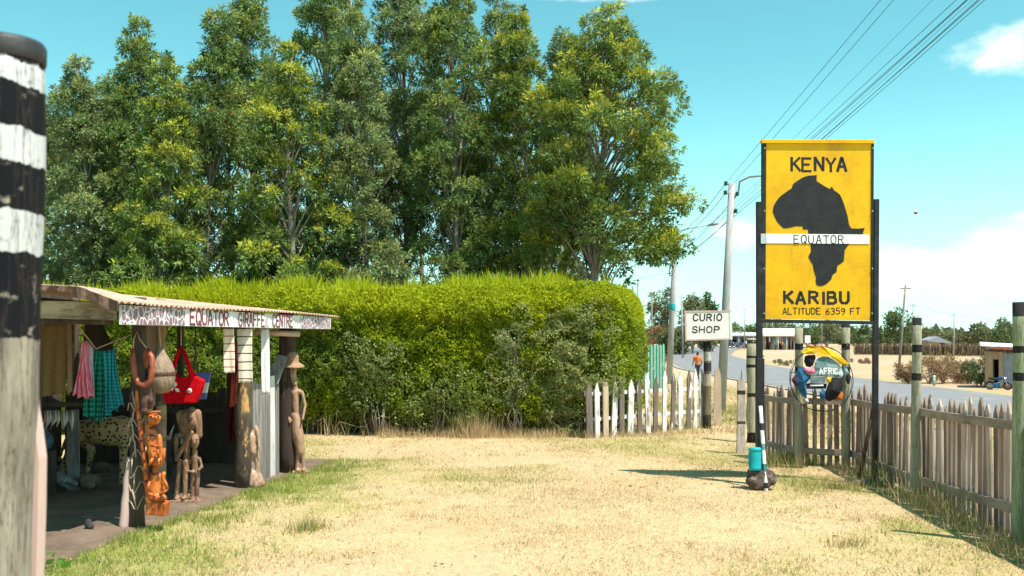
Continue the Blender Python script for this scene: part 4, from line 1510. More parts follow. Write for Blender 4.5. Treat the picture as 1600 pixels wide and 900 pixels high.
cloth('vest_body', None, None, (64, 508), (106, 505), (61, 622), (101, 613), 9.4, 'brownknit', 2, .02, parent=vest, thick=.02)
cloth('vest_edge', None, None, (104, 500), (110, 500), (104, 618), (111, 612), 9.36, 'straw', 1, .01, parent=vest, thick=.02)
cloth('vest_edge', None, None, (61, 500), (70, 500), (58, 520), (63, 520), 9.36, 'brownknit', 1, .01, parent=vest, thick=.02)
MB().tube([P(70, 500, 9.4), P(86, 482, 9.4), P(104, 500, 9.4)], .008, 5).build('hanger', 'string', vest)
b = MB()
for k in range(16):
    x_ = 66 + k * 3.2
    b.tube([P(x_, 494, 9.9), P(x_ + random.uniform(-3, 3), 530, 9.9), P(x_ + random.uniform(-4, 4), 520 + random.uniform(10, 90), 9.92)], [.02, .022, .006], 5)
b.tube([P(60, 494, 9.9), P(122, 494, 9.9)], .012, 6)
tag(b.build('dried_palm_fringe', pm('dried_palm', (.20, .17, .10), (.10, .085, .05), 14, .95), None, P(90, 494, 9.9)), 'fringe of dried palm leaves hung behind the brown vest', 'fringe')

# table with its goods
tb = empty('trestle_table', at(92, 10.5), 'rough wooden table under the brown vest', 'table')
for k in range(4):
    MB().box(P(92, 632, 10.2 + k * .17) + Vector((-.15, 0, random.uniform(-.01, .01))), (1.25, .15, .035), Matrix.Rotation(random.uniform(-.03, .03), 3, 'Z')).build('top_board', 'darkwood', tb)
for px_, Y in ((115, 10.25), (70, 10.25), (112, 10.8)):
    p_ = P(px_, 640, Y)
    MB().box((p_.x, p_.y, p_.z / 2), (.10 if Y < 10.5 else .06, .07, p_.z), jit=.006).build('leg', 'greywood' if px_ == 115 else 'darkwood', tb)
for k in range(11):
    x_ = 70 + k * 4.3
    a = P(x_, 641, 10.22)
    o = MB().tube([a, a + Vector((.015, -.02, -.10)), a + Vector((random.uniform(-.04, .04), -.02, -random.uniform(.16, .24)))], [.012, .016, .004], 6).build('horn_pendant', 'ivory' if k % 3 else 'statuelight', None, a)
    tag(o, 'thin curved pale pendant hanging in a row under the table edge', 'pendant', 'pendants under the table edge')
p_ = P(66, 690, 9.9)
b = MB().lathe((p_.x, p_.y, p_.z - .10), [(.05, 0), (.10, .05), (.115, .11), (.09, .17), (.05, .20), (.06, .23)], 18)
tag(b.build('blue_pot', pm('dull_blue_glaze', (.03, .07, .13), (.05, .12, .17), 9, .4), None, (p_.x, p_.y, p_.z - .10)), 'round dull blue pot on a dark block beside the table', 'pot')
b = MB().box((p_.x, p_.y, (p_.z - .10) / 2), (.20, .20, p_.z - .10), jit=.012)
tag(b.build('wooden_block', 'darkwood', None, (p_.x, p_.y, 0), .01), 'dark wooden block carrying the blue pot', 'block')
o = blob('rock', [('e', P(140, 752, 10.2) + Vector((0, 0, .0)), (.125, .10, .085)), ('b', P(141, 751, 10.2), (.17, .14, .13))], .02, 'rock', None, P(140, 765, 10.2), 3)
tag(o, 'brown rock under the spotted cat carving', 'rock')
o = blob('rock', [('e', P(159, 733, 11.6), (.12, .10, .09)), ('b', P(163, 733, 11.6), (.12, .12, .11))], .02, 'rock', None, P(159, 745, 11.6), 3)
tag(o, 'dim stone further back behind the spotted cat carving', 'rock')
q = G(138, 832)
o = blob('small_stone', [('e', (q.x, q.y, .065), (.032, .03, .05)), ('e', (q.x + .02, q.y, .05), (.03, .03, .03))], .008, pm('dark_stone', (.035, .033, .036), (.05, .048, .05), 20, .9, .4), None, (q.x, q.y, .03), 2)
tag(o, 'small dark stone alone on the dirt floor', 'stone')
b = [('c', P(72, 752, 10.0), P(92, 744, 10.1), .03, .05), ('c', P(92, 744, 10.1), P(118, 756, 10.0), .05, .03), ('c', P(80, 746, 10.1), P(104, 760, 9.9), .03, .02)]
tag(blob('plastic_sack', b, .015, pm('grey_sack', (.28, .29, .31), (.12, .13, .14), 10, .5), None, P(92, 758, 10.0), 2), 'crumpled grey sack on the floor under the table', 'sack')

# carved spotted cat
K = lambda px, py, dy=0.0: P(px, py, 10.75 + dy)
cat = empty('spotted_cat_carving', at(165, 10.75) + Vector((0, 0, .03)), 'carved wooden spotted big cat standing in the shade behind the front post', 'carving')
blob('body', [('c', K(122, 674), K(192, 668), .125, .135), ('c', K(150, 678), K(185, 682), .12, .12), ('c', K(190, 664), K(226, 672), .11, .085),
              ('e', K(238, 676), (.10, .08, .085)), ('c', K(245, 681), K(258, 684), .055, .042),
              ('c', K(195, 684, -.07), K(192, 716, -.07), .062, .045), ('c', K(192, 716, -.07), K(190, 752, -.07), .042, .036), ('e', K(193, 755, -.09), (.06, .065, .03)),
              ('c', K(200, 684, .08), K(214, 716, .08), .06, .042), ('c', K(214, 716, .08), K(210, 752, .08), .04, .035), ('e', K(213, 755, .06), (.06, .06, .03)),
              ('c', K(118, 684, -.07), K(108, 708, -.07), .085, .05), ('c', K(108, 708, -.07), K(98, 728, -.07), .046, .036), ('c', K(98, 728, -.07), K(96, 752, -.07), .034, .034), ('e', K(100, 755, -.09), (.055, .06, .03)),
              ('c', K(126, 684, .08), K(144, 704, .08), .08, .05), ('c', K(144, 704, .08), K(137, 726, .08), .046, .036), ('c', K(137, 726, .08), K(138, 752, .08), .034, .034), ('e', K(141, 755, .06), (.055, .06, .03)),
              ('c', K(116, 668), K(102, 690), .03, .026), ('c', K(102, 690), K(92, 720), .026, .02)], .022, spot_mat('spotted_varnish'), cat, None, 3)
for dy in (-.06, .06):
    MB().ell(K(231, 664, dy), (.028, .02, .032)).build('ear', 'darkwood', cat)
    MB().ell(K(246, 674, dy * 1.0), (.012, .01, .012)).build('eye', 'black', cat)
# horned animal carving
K = lambda px, py, dy=0.0: P(px, py, 11.3 + dy)
hc = empty('horned_animal_carving', at(270, 11.3) + Vector((0, 0, .03)), 'dark carved animal with two upright white horns in the shade', 'carving')
blob('body', [('c', K(250, 712), K(262, 690), .12, .09), ('c', K(262, 690), K(276, 696), .08, .05), ('c', K(245, 716), K(243, 745), .05, .04), ('c', K(262, 716), K(264, 745), .05, .04), ('e', K(254, 722), (.13, .10, .10))], .025, 'darkwood', hc, None, 3)
for x0, dy in ((264, -.05), (284, .05)):
    MB().tube([K(x0 - 1, 694, dy), K(x0 + 1, 684, dy), K(x0 + 4, 674, dy), K(x0 + 8, 664, dy)], [.022, .019, .014, .004], 8).build('horn', 'ivory', hc)

# brown mother-and-child carving
K = lambda px, py, dy=0.0: P(px, py, 9.55 + dy)
st = empty('figure_carving', at(294, 9.55) + Vector((0, 0, .03)), 'tall brown carving of two entwined thin figures standing in the stall shade', 'carving')
blob('figures', [('e', K(296, 655), (.10, .08, .11)), ('c', K(284, 650), K(288, 672), .06, .05), ('c', K(308, 646), K(311, 680), .045, .035), ('c', K(300, 640), K(312, 648), .03, .02),
                 ('e', K(304, 690, -.03), (.045, .055, .075)), ('c', K(304, 704), K(304, 712), .028, .03),
                 ('c', K(290, 668), K(293, 700), .040, .030), ('c', K(293, 700), K(290, 722), .028, .030),
                 ('c', K(285, 681), K(276, 680, -.04), .028, .024), ('c', K(275.5, 681, -.04), K(275.5, 716, -.05), .023, .021), ('c', K(275.5, 718, -.05), K(299, 676, -.11), .023, .026),
                 ('c', K(281, 722), K(276, 772), .028, .022), ('c', K(290, 722, -.03), K(289, 775, -.03), .030, .022), ('e', K(288, 778, -.05), (.03, .05, .018)), ('e', K(277, 778, -.03), (.03, .05, .018)),
                 ('c', K(304, 714), K(305, 736), .036, .030), ('c', K(296.5, 716), K(293, 736, -.03), .014, .012), ('c', K(294, 736, -.03), K(302, 738, -.05), .014, .014),
                 ('c', K(312, 716), K(315.5, 730, -.03), .015, .014), ('c', K(314, 730, -.03), K(309, 736, -.05), .016, .014),
                 ('c', K(301, 738), K(300, 776), .024, .018), ('c', K(309, 738), K(308, 776), .024, .018), ('e', K(301, 779, -.02), (.022, .035, .014)), ('e', K(309, 779, -.02), (.022, .035, .014)),
                 ('b', K(292, 783), (.30, .17, .035))], .0075, 'statue', st, None, 2)
for px_, py_, r_ in ((300, 687, .008), (308, 687, .008)):
    MB().ell(K(px_, py_, -.078), (r_ * 1.5, .006, r_ * .8)).build('eye', 'redwood', st)
MB().ell(K(304, 692, -.088), (.008, .012, .016)).build('nose', 'statue', st)
MB().ell(K(304, 698, -.078), (.016, .006, .005)).build('mouth', 'redwood', st)
MB().lathe(K(297, 654, -.085), [(.006, -.006), (.022, -.008), (.026, 0), (.022, .006), (.008, .004)], 14, axis=(0, -1, 0)).build('ear_ring', 'maskwood', st)

# pale carving leaning on the second post
K = lambda px, py, dy=0.0: P(px, py, 10.5 + dy)
st = empty('figure_carving', at(397, 10.5), 'small pale hunched carving leaning on the lichened post in the sun', 'carving')
blob('figure', [('c', K(393, 682), K(396, 705), .062, .058), ('c', K(399, 672), K(394, 684), .03, .055), ('e', K(400, 668), (.026, .035, .028)), ('c', K(402, 672, -.03), K(405, 698, -.05), .020, .015), ('c', K(405, 698, -.05), K(407, 713, -.04), .015, .007),
                ('c', K(391, 702), K(391, 738), .034, .028), ('c', K(401, 702), K(403, 738), .032, .026), ('c', K(389, 718), K(388, 742), .03, .038), ('c', K(396, 742), K(399, 756), .055, .085), ('c', K(388, 742), K(390, 760), .035, .045), ('c', K(404, 742), K(409, 756), .03, .04)], .012, 'statuelight', st, None, 2)
# tall thin figure with a straw hat at the right post
K = lambda px, py, dy=0.0: P(px, py, 11.62 + dy)
st = empty('figure_carving', at(470, 11.62), 'tall thin carved man under a straw hat standing by the right end post', 'carving')
blob('figure', [('c', K(456, 572), K(457, 590), .058, .045), ('c', K(457, 590), K(461, 600, -.02), .045, .026), ('e', K(459, 580, -.05), (.014, .02, .035)), ('c', K(461, 600), K(461, 610), .028, .035),
                ('c', K(454, 612), K(468, 612), .035, .033), ('c', K(461, 614), K(462, 650), .048, .034), ('c', K(450, 613), K(447, 636), .021, .017), ('c', K(447, 636), K(453, 660, -.06), .017, .014), ('c', K(472, 613), K(477, 634), .021, .017), ('c', K(477, 634), K(473, 655, -.07), .017, .014),
                ('c', K(461, 650), K(466, 682), .055, .072), ('c', K(466, 682), K(470, 706), .072, .05), ('c', K(466, 704), K(465, 730), .024, .02), ('c', K(473, 704), K(474, 730), .024, .02), ('e', K(466, 734, -.03), (.035, .06, .018)), ('e', K(475, 734, -.03), (.035, .06, .018)),
                ('b', K(471, 737), (.20, .14, .03))], .0075, pm('tan_carved_wood', (.40, .25, .165), (.27, .155, .10), 14, .55, .7, (1, 1, .3), (.15, .08, .05), 9, (.58, .68)), st, None, 2)
for dx_ in (-3.2, 3.2):
    MB().ell(K(457 + dx_, 577, -.052), (.010, .006, .006)).build('eye', 'darkwood', st)
MB().ell(K(460, 596, -.055), (.016, .008, .006)).build('mouth', 'darkwood', st)
p_ = K(456, 566)
b = MB().lathe(p_, [(.155, -.045), (.150, -.032), (.10, -.004), (.082, .01), (.078, .06), (.066, .105), (.035, .128), (.005, .13)], 26, axis=(.10, -.12, 1))
tag(b.build('straw_hat', 'straw', None, p_), 'floppy woven straw hat on the tall carved man', 'hat')

# front-post carvings: dark twisted snake above, orange totem below, mask and basket beside
PX = SY(214) - .12
K = lambda px, py, dy=0.0: P(px, py, PX + dy)
pts = [K(207, 545), K(208, 565), K(211, 588), K(216, 600, -.03), (K(227, 603, -.06)), K(236, 594, -.05), K(238, 575, -.03), K(237, 558), K(231, 548, .02), K(226, 556, .03), K(228, 574, .03)]
b = MB().tube(pts, [.020, .026, .026, .022, .022, .024, .024, .026, .026, .022, .012], 12)
tag(b.build('carved_snake', pm('red_brown_varnish', (.33, .085, .04), (.20, .045, .022), 12, .35, .2), None, K(212, 600)), 'red-brown carved snake coiled in a loop near the top of the front post', 'carving')
b = MB().tube([K(208, 545), K(209, 530, .02), K(214, 518, .05), K(218, 530, .05), K(230, 545, .03)], .006, 6)
tag(b.build('hanging_string', 'string', None, K(214, 518)), 'loop of string the carved snake hangs from', 'string')
tot = empty('totem_carving', K(240, 805), 'long orange varnished totem of stacked faces fixed to the front post', 'carving')
blob('staff', [('c', K(214, 612), K(217, 650), .018, .020), ('c', K(217, 650), K(223, 700), .021, .024), ('c', K(223, 700), K(229, 745), .022, .024), ('c', K(229, 745), K(233, 790), .024, .028)], .010, 'orangewood', tot, None, 2)
blob('faces', [('e', K(240, 655, -.02), (.058, .06, .055)), ('e', K(247, 653, -.05), (.028, .03, .022)), ('c', K(233, 668), K(238, 680), .04, .045),
               ('c', K(236, 684), K(243, 718), .050, .058), ('c', K(249, 682, -.02), K(250, 712, -.02), .022, .03), ('e', K(246, 722, -.03), (.05, .05, .045)), ('c', K(243, 728), K(244, 742), .028, .03),
               ('c', K(244, 744), K(243, 775), .048, .060), ('c', K(255, 742, -.03), K(256, 765, -.03), .016, .014), ('e', K(247, 778, -.02), (.075, .06, .04)), ('e', K(256, 740, -.02), (.022, .022, .02))], .011, 'orangewood', tot, None, 2)
for (a, c_, r_) in ((( 231, 645), (251, 643), .013), ((243, 648), (244, 658), .012), ((236, 697), (254, 697), .012), ((246, 699), (247, 713), .013), ((233, 726), (239, 716), .016), ((255, 724), (257, 700), .013), ((234, 752), (230, 770), .016), ((230, 770), (242, 776), .014), ((256, 748), (262, 764), .015), ((262, 764), (250, 774), .013)):
    MB().tube([K(*a, -.075), K((a[0] + c_[0]) / 2, (a[1] + c_[1]) / 2, -.10), K(*c_, -.08)], [r_ * .7, r_, r_ * .7], 8).build('carved_ridge', 'orangewood', tot)
for py_ in (670, 681, 729, 741):
    MB().lathe(K(241, py_, -.01), [(.040, 0), (.046, .004), (.046, .012), (.040, .016)], 14).build('carved_collar', 'redwood', tot)
MB().box(K(247, 793), (.165, .13, .115), Matrix.Rotation(.1, 3, 'Y')).build('plinth', 'orangewood', tot, bevel=.008)
for px_, py_ in ((236, 651), (246, 648), (241, 705), (249, 705)):
    MB().ell(K(px_, py_, -.085), (.008, .008, .006)).build('eye', 'redwood', tot)
for px_, py_ in ((245, 662), (246, 722)):
    MB().ell(K(px_, py_, -.085), (.016, .008, .006)).build('mouth', 'redwood', tot)
for k in range(9):
    MB().box(K(213 + k * 2.3, 640 + k * 16, -.028), (.026, .02, .016), Matrix.Rotation(.3, 3, 'Y')).build('notch', 'redwood', tot)
o = blob('tribal_mask', [('c', K(226, 606, .02), K(230, 632, .0), .05, .06), ('e', K(229, 642, -.02), (.055, .045, .04)), ('e', K(236, 626, -.05), (.02, .025, .03)), ('c', K(222, 610, .02), K(222, 640, .02), .035, .035)], .010, 'maskwood', None, K(228, 622), 2)
tag(o, 'rough dark brown carved mask hung below the snake carving', 'mask')
p_ = K(251, 615, .22)
b = MB().lathe(p_, [(.02, 0), (.07, .012), (.108, .06), (.122, .13), (.120, .20), (.095, .27), (.06, .33), (.035, .37), (.03, .40)], 22)
bk = empty('woven_basket', p_, 'pear-shaped woven basket hanging behind the front post', 'basket')
b.build('basket_body', 'gourd', bk)
MB().lathe(p_ + Vector((0, 0, .155)), [(.1225, 0), (.1255, .006), (.1255, .03), (.1225, .036)], 22).build('dark_band', 'maskwood', bk)
MB().tube([p_ + Vector((0, 0, .39)), Vector((p_.x - .02, p_.y, 1.86))], .006, 5).build('cord', 'string', bk)

# red tote bag
BY = 9.25
K = lambda px, py, dy=0.0: P(px, py, BY + dy)
bag = empty('tote_bag', K(285, 632), 'bright red felt tote bag with white pinwheel and disc hung under the fascia', 'bag')
out = [(258, 630.5), (253.5, 615), (258, 600), (263.5, 585), (269, 578), (271.5, 584), (275, 588), (281, 590), (290, 589), (296, 586), (298, 578), (302.5, 587), (309, 591), (316.5, 595), (314, 607), (309, 620), (304, 630)]
MB().prism([K(a, c, -.05) for a, c in out], (0, .10, 0)).build('bag_body', 'redbag', bag, bevel=.010)
for dy in (-.035, .035):
    MB().tube([K(268, 589, dy), K(273, 568, dy), K(279, 550, dy * .6), K(283, 542, 0), K(287.5, 549, dy * .6), K(293.5, 566, dy), K(300, 589, dy)], [.028, .022, .018, .016, .018, .022, .028], 8).build('handle', 'redbag', bag)
c0 = K(273, 606, -.0535)
b = MB()
for k in range(3):
    a = R(80 + 120 * k)
    d1 = Vector((math.cos(a), 0, math.sin(a)))
    d2 = Vector((-math.sin(a), 0, math.cos(a)))
    poly = [c0 + d1 * .004, c0 + d1 * .032 + d2 * .019, c0 + d1 * .062, c0 + d1 * .032 - d2 * .019]
    b.prism(poly, (0, -.003, 0))
b.build('pinwheel', 'white', bag)
c0 = K(296, 610.5, -.0535)
MB().lathe(c0, [(.024, 0), (.024, .003), (.001, .0032)], 20, axis=(0, -1, 0)).build('disc', 'white', bag)
MB().lathe(c0 + Vector((0, -.0034, 0)), [(.012, 0), (.012, .002), (.001, .0022)], 16, axis=(0, -1, 0)).build('disc_centre', 'pink', bag)
MB().tube([K(283, 542), Vector((K(283, 542).x, BY, 1.83))], .005, 5).build('cord', 'string', bag)
b2 = empty('canvas_bag', K(314, 625, .5), 'folded blue and white canvas bag hanging behind the red tote', 'bag')
for (y0, y1, m_) in ((582, 598, 'dustyblue'), (598, 614, 'clothpale'), (614, 624, 'dustyblue')):
    f0, f1 = (y0 - 582) / 42, (y1 - 582) / 42
    MB().prism([K(296, y0, .5), K(328 - 8 * f0, y0, .5), K(328 - 8 * f1, y1, .5), K(297, y1, .5)], (0, .05, 0)).build('canvas_band', m_, b2)
for x0 in (303, 309):
    MB().tube([K(x0, 584, .52), K(305.5, 545, .52), Vector((K(305.5, 545, .52).x, BY + .52, 1.9))], .007, 5).build('handle', 'maskwood', b2)

# scarves on the fascia and the cords beside them
for nm, lab, p0, p1, ybot, off, m_ in (('scarf', 'short cream scarf with thin red stripes hung from the fascia', 348, 366, 583, .10, 'redstripe'),
                                       ('scarf', 'wide cream scarf with dark stripes hung from the fascia', 370, 394, 598, .12, 'blackstripe'),
                                       ('scarf', 'long plain cream scarf, rightmost hung from the fascia', 407, 420, 616, .14, 'fascia')):
    Yp = SY((p0 + p1) / 2, OV - .08)
    cloth(nm, lab, 'scarf', (p0, 513), (p1, 513), (p0 + 2, ybot), (p1 + 1, ybot - 1), Yp, m_, 1.3, .008, 10, 24, Y2=Yp + .04, thick=.008, hem=.004)
b = MB()
for k in range(9):
    x0 = 366 + k * 1.0
    b.tube([P(x0, 566, 10.1 + .02 * (k % 3)), P(x0 - 4, 600, 10.1), P(x0 - 7 + random.uniform(-1, 1), 632 + random.uniform(-4, 8), 10.1)], .008, 5)
b.tube([P(369, 567, 10.1), P(371, 516, 10.05)], .007, 5)
tag(b.build('bead_strings', 'rustcloth', None, P(370, 566, 10.1)), 'bunch of rust-red strings hanging between the two striped scarves', 'bead strings')
cloth('wrap', 'dark maroon wrap hanging in the shade beside the lichened post', 'cloth', (356, 560), (378, 560), (352, 690), (380, 690), 10.9, 'maroonc', 3, .03)


# ================================================================== FOREGROUND POLE ON THE LEFT
pz0 = Vector((-1.358, 2.5, 0))
WH, BK = (.60, .61, .63), (.007, .008, .011)
pole_m = bands_mat('banded_pole', (.34, .30, .245), (.15, .125, .10),
                   [(1.665, 2.48, BK), (1.885, 1.992, WH), (2.112, 2.200, WH), (2.312, 2.372, WH)], BK, .85, ragged=.026, slant=.16)
pole = empty('banded_pole', pz0, 'thick wooden pole at the left edge, painted black with white rings above bare wood', 'pole')
b = MB()
pts, rr = [], []
for k in range(33):
    f = k / 32
    pts.append(pz0 + Vector((.032 * f + .006 * math.sin(f * 9), 0, -.1 + 2.50 * f)))
    rr.append(.084 + .010 * min(1, f * 1.6) - .006 * math.sin(f * 3.1) * (1 - f) + (.004 if f > .6 else 0) + (.002 * math.sin(f * 23)))
b.tube(pts, rr, 28)
b.build('shaft', pole_m, pole)
MB().lathe(pts[-1] + Vector((0, 0, -.035)), [(.096, 0), (.101, .004), (.102, .045), (.096, .055), (.02, .058)], 28).build('top_cap', pm('black_cap', (.03, .03, .035), (.05, .05, .055), 12, .5, .2), pole)
K = lambda px, py: P(px, py, 2.66)
b = MB()
b.prism([K(36, 590), K(47, 622), K(56, 668), K(62, 716), K(61, 800), K(56, 960), K(38, 960), K(41, 790), K(42, 748), K(51, 745), K(52, 700), K(44, 690), K(30, 690)], (0, .045, 0))
o = b.build('bent_plank', 'pinkplank', None, (K(48, 900).x, 2.66, 0), .004)
tag(o, 'bent pinkish bare plank nailed close behind the banded pole', 'plank')
b = MB()
for k in range(14):
    c = Vector((-1.22 + random.gauss(0, .03), 2.56 + random.gauss(0, .04), .02))
    a = random.uniform(0, 6.28)
    h_ = random.uniform(.10, .22)

# broad-leaved weed at the edge of the dirt floor, bottom left
q = Vector((-3.28, 6.72, .0))
wd_ = empty('broad_leaf_weed', q, 'small broad-leaved green weed at the dirt floor edge, bottom left', 'weed')
Cw, Dw = [], []
for k in range(26):
    a = random.uniform(0, 6.28)
    r_ = random.uniform(.01, .14)
    Cw.append((q.x + r_ * math.cos(a), q.y + r_ * math.sin(a), random.uniform(.03, .15)))
    Dw.append((math.cos(a), math.sin(a), random.uniform(.1, .8)))
V, Fc, cc = leaves(np.array(Cw), np.array(Dw), rng.uniform(.06, .11, 26), rng.uniform(.035, .055, 26), np.tile((.10, .24, .03), (26, 1)) * rng.uniform(.7, 1.2, (26, 1)))
np_mesh('leaves', V, Fc, M['leaf'], cc, wd_)
b = MB()
for c in Cw[:10]:
    b.tube([(q.x, q.y, -.01), c], .003, 4)
b.build('stems', M['greenpaint'] if False else pm('weed_stem', (.12, .2, .05)), wd_)

# ================================================================== EQUATOR SIGN
SGY = 10.8
K = lambda px, py, dy=0.0: P(px, py, SGY + dy)
sg = empty('equator_sign', (K(1278, 600).x, SGY, 0), 'tall yellow board with black Africa map on two black posts', 'sign')
MB().prism([K(1197, 222), K(1362, 222), K(1360, 501), K(1195.5, 498)], (0, .02, 0)).build('board', 'yellow', sg)
board = [o for o in sg.children if o.name.startswith('board')][0]
MB().prism([K(1190.5, 217.5, -.025), K(1366.5, 218, -.025), K(1366.5, 224, -.025), K(1190.5, 223.5, -.025)], (0, .07, 0)).build('top_cap', 'yellow', sg, bevel=.004)
for a in ((1191, 224, 1197.5, 498.5), (1362, 224.5, 1365.8, 501.5)):
    MB().prism([K(a[0], a[1], -.012), K(a[2], a[1], -.012), K(a[2] - 1.4, a[3], -.012), K(a[0] - .4, a[3], -.012)], (0, .055, 0)).build('frame_stile', 'black', sg, bevel=.003)
MB().prism([K(1189, 498.6, -.012), K(1366, 501.7, -.012), K(1366, 507, -.012), K(1189, 504, -.012)], (0, .055, 0)).build('frame_rail', 'black', sg, bevel=.003)
for (xa, xb, ya) in ((1183.2, 1190.4, 315), (1366.7, 1373.0, 311)):
    top, bot = K((xa + xb) / 2, ya), K((xa + xb) / 2 - (2 if xa > 1300 else -1), 760)
    w_ = (xb - xa) / F * SGY
    MB().bar((bot.x, SGY + .02, -.05), (top.x, SGY + .02, top.z), .06, w_ * 1.25, up=(0, 1, 0)).build('post', 'black', sg, bevel=.004)
# thicker lower sleeve on the left post, strut behind the right one
a = K(1187.6, 560)
MB().bar((a.x, SGY + .01, -.05), (a.x, SGY + .01, a.z), .085, .085, up=(0, 1, 0)).build('post_sleeve', 'black', sg, bevel=.004)
MB().tube([(K(1353, 745).x, SGY + .25, -.03), (K(1368, 640).x, SGY + .06, K(1368, 640).z)], .024, 8).build('strut', pm('rusty_pipe', (.10, .045, .03), (.05, .03, .025), 12, .8, .2), sg)
zmap = lambda x, y: K(1150 + x / 2.811, 200 + y / 2.811, -.0035)
AF = [(355, 207), (354, 233), (385, 253), (412, 268), (421, 257), (430, 273), (448, 285), (458, 294), (466, 312), (475, 335), (483, 362), (490, 386), (494, 408), (497, 425), (506, 441), (535, 442), (566, 439), (560, 455), (556, 470),
      (530, 486), (500, 508), (488, 522), (478, 536), (476, 560), (474, 585), (460, 596), (445, 605), (442, 632), (424, 645), (420, 662), (411, 672), (400, 683), (388, 690), (375, 694), (362, 693), (354, 689), (350, 671), (352, 656),
      (345, 635), (340, 617), (338, 601), (327, 583), (318, 566), (324, 552), (330, 540), (328, 508), (325, 485), (318, 466), (317, 446), (295, 445), (292, 432), (262, 431), (235, 438), (210, 441), (195, 427), (180, 410), (170, 390), (162, 369), (163, 355), (166, 342), (177, 322), (190, 305), (204, 293), (218, 283), (232, 273), (245, 265), (250, 247), (268, 233), (285, 222), (302, 214), (320, 209)]
MB().prism([zmap(*p_) for p_ in AF], (0, .003, 0)).build('africa_map', 'mapblack', board)
MB().prism([K(1189, 365, -.0225), K(1197.4, 365, -.0225), K(1197.4, 380.5, -.0225), K(1189, 380.5, -.0225)], (0, .010, 0)).build('band_stub', 'clothgrey', board)
MB().prism([K(1197.6, 365, -.0065), K(1358.5, 366.5, -.0065), K(1358.5, 381, -.0065), K(1197.6, 380, -.0065)], (0, .0025, 0)).build('equator_band', 'bandwhite', board)
SN = Vector((0, -1, 0))
for s_, x0, x1, yt, yb, w_, gp, lift in (('KENYA', 1236, 1322.5, 247, 266.5, .21, .24, -.001), ('EQUATOR', 1240.5, 1318, 367.8, 380, .13, .30, -.0068), ('KARIBU', 1225.5, 1327, 456.5, 473.5, .26, .30, -.001), ('ALTITUDE 6359 FT', 1223, 1343, 481, 490.3, .16, .24, -.001)):
    b = MB()
    letters(b, s_, K(x0, yb + .3, lift), K(x1, yb + .3 + (x1 - x0) * .006, lift), K(x0, yt, lift), SN, w_, gp, .05)
    b.build('lettering', 'letter', board)
for (x_, y_) in ((1195, 232), (1194.6, 330), (1194.2, 420), (1193.6, 490), (1363.8, 232), (1363.3, 330), (1362.8, 420), (1362.4, 490)):
    MB().lathe(K(x_, y_, -.0125), [(.010, 0), (.010, .004), (.006, .007), (.001, .0075)], 10, axis=(0, -1, 0)).build('bolt', 'steel', sg)
# foot rubble, stump, bucket, striped stick
o = blob('stump', [('e', K(1188, 746, -.30), (.15, .13, .10)), ('b', K(1188, 743, -.30), (.25, .20, .13)), ('e', K(1203, 748, -.34), (.08, .09, .08)), ('e', K(1176, 752, -.36), (.08, .09, .06)), ('e', K(1187, 758, -.38), (.12, .07, .06))], .018, 'stump', None, K(1188, 756, -.30), 2)
o.data.materials[0] = M['stump']
tag(o, 'rough dark stump of stone at the foot of the left sign post', 'stump')
p_ = K(1179.5, 734.5, -.36)
bu = empty('water_container', p_, 'turquoise plastic water container standing on the dark stump', 'container')
MB().lathe(p_, [(.058, 0), (.066, .006), (.068, .03), (.066, .034), (.067, .12), (.066, .19), (.062, .208), (.064, .212)], 24).build('container_body', 'teal', bu)
MB().lathe(p_ + Vector((0, 0, .213)), [(.066, 0), (.068, .004), (.068, .026), (.060, .032), (.02, .034)], 24).build('lid', 'teal', bu)
MB().tube([p_ + Vector((-.066, -.01, .19)), p_ + Vector((-.074, -.03, .12)), p_ + Vector((-.067, -.02, .05))], .006, 6).build('handle', 'teal', bu)
a, c = G(1197.5, 768), K(1188.2, 635, -.06)
a.z -= .03
st_m = bands_mat('striped_stick', (.78, .78, .78), (.68, .68, .66), [(.06, .12), (.23, .31, (.03, .16, .16)), (.45, .52, (.12, .26, .27)), (.66, .735)], (.02, .03, .03), .6, ragged=.003)
o = MB().tube([a.lerp(c, k / 8) for k in range(9)], .021, 10).build('striped_stick', st_m, None, a)
tag(o, 'thin white stick with dark rings leaning on the left sign post', 'stick')
q = K(1368, 752)
for k, (dx_, dy_, r_, lab) in enumerate(((-.10, -.10, .11, 'pale flat stone left of the right sign post foot'), (.05, -.14, .09, 'small stone in front of the right sign post foot'), (-.2, -.02, .08, 'stone nearest the fence corner beside the right sign post'))):
    c = (q.x + dx_, SGY + dy_, .02)
    tag(blob('foot_stone', [('e', c, (r_, r_ * .8, r_ * .5)), ('b', c, (r_ * 1.3, r_ * 1.1, r_ * .6))], .016, 'rock', None, c, 2), lab, 'stone')

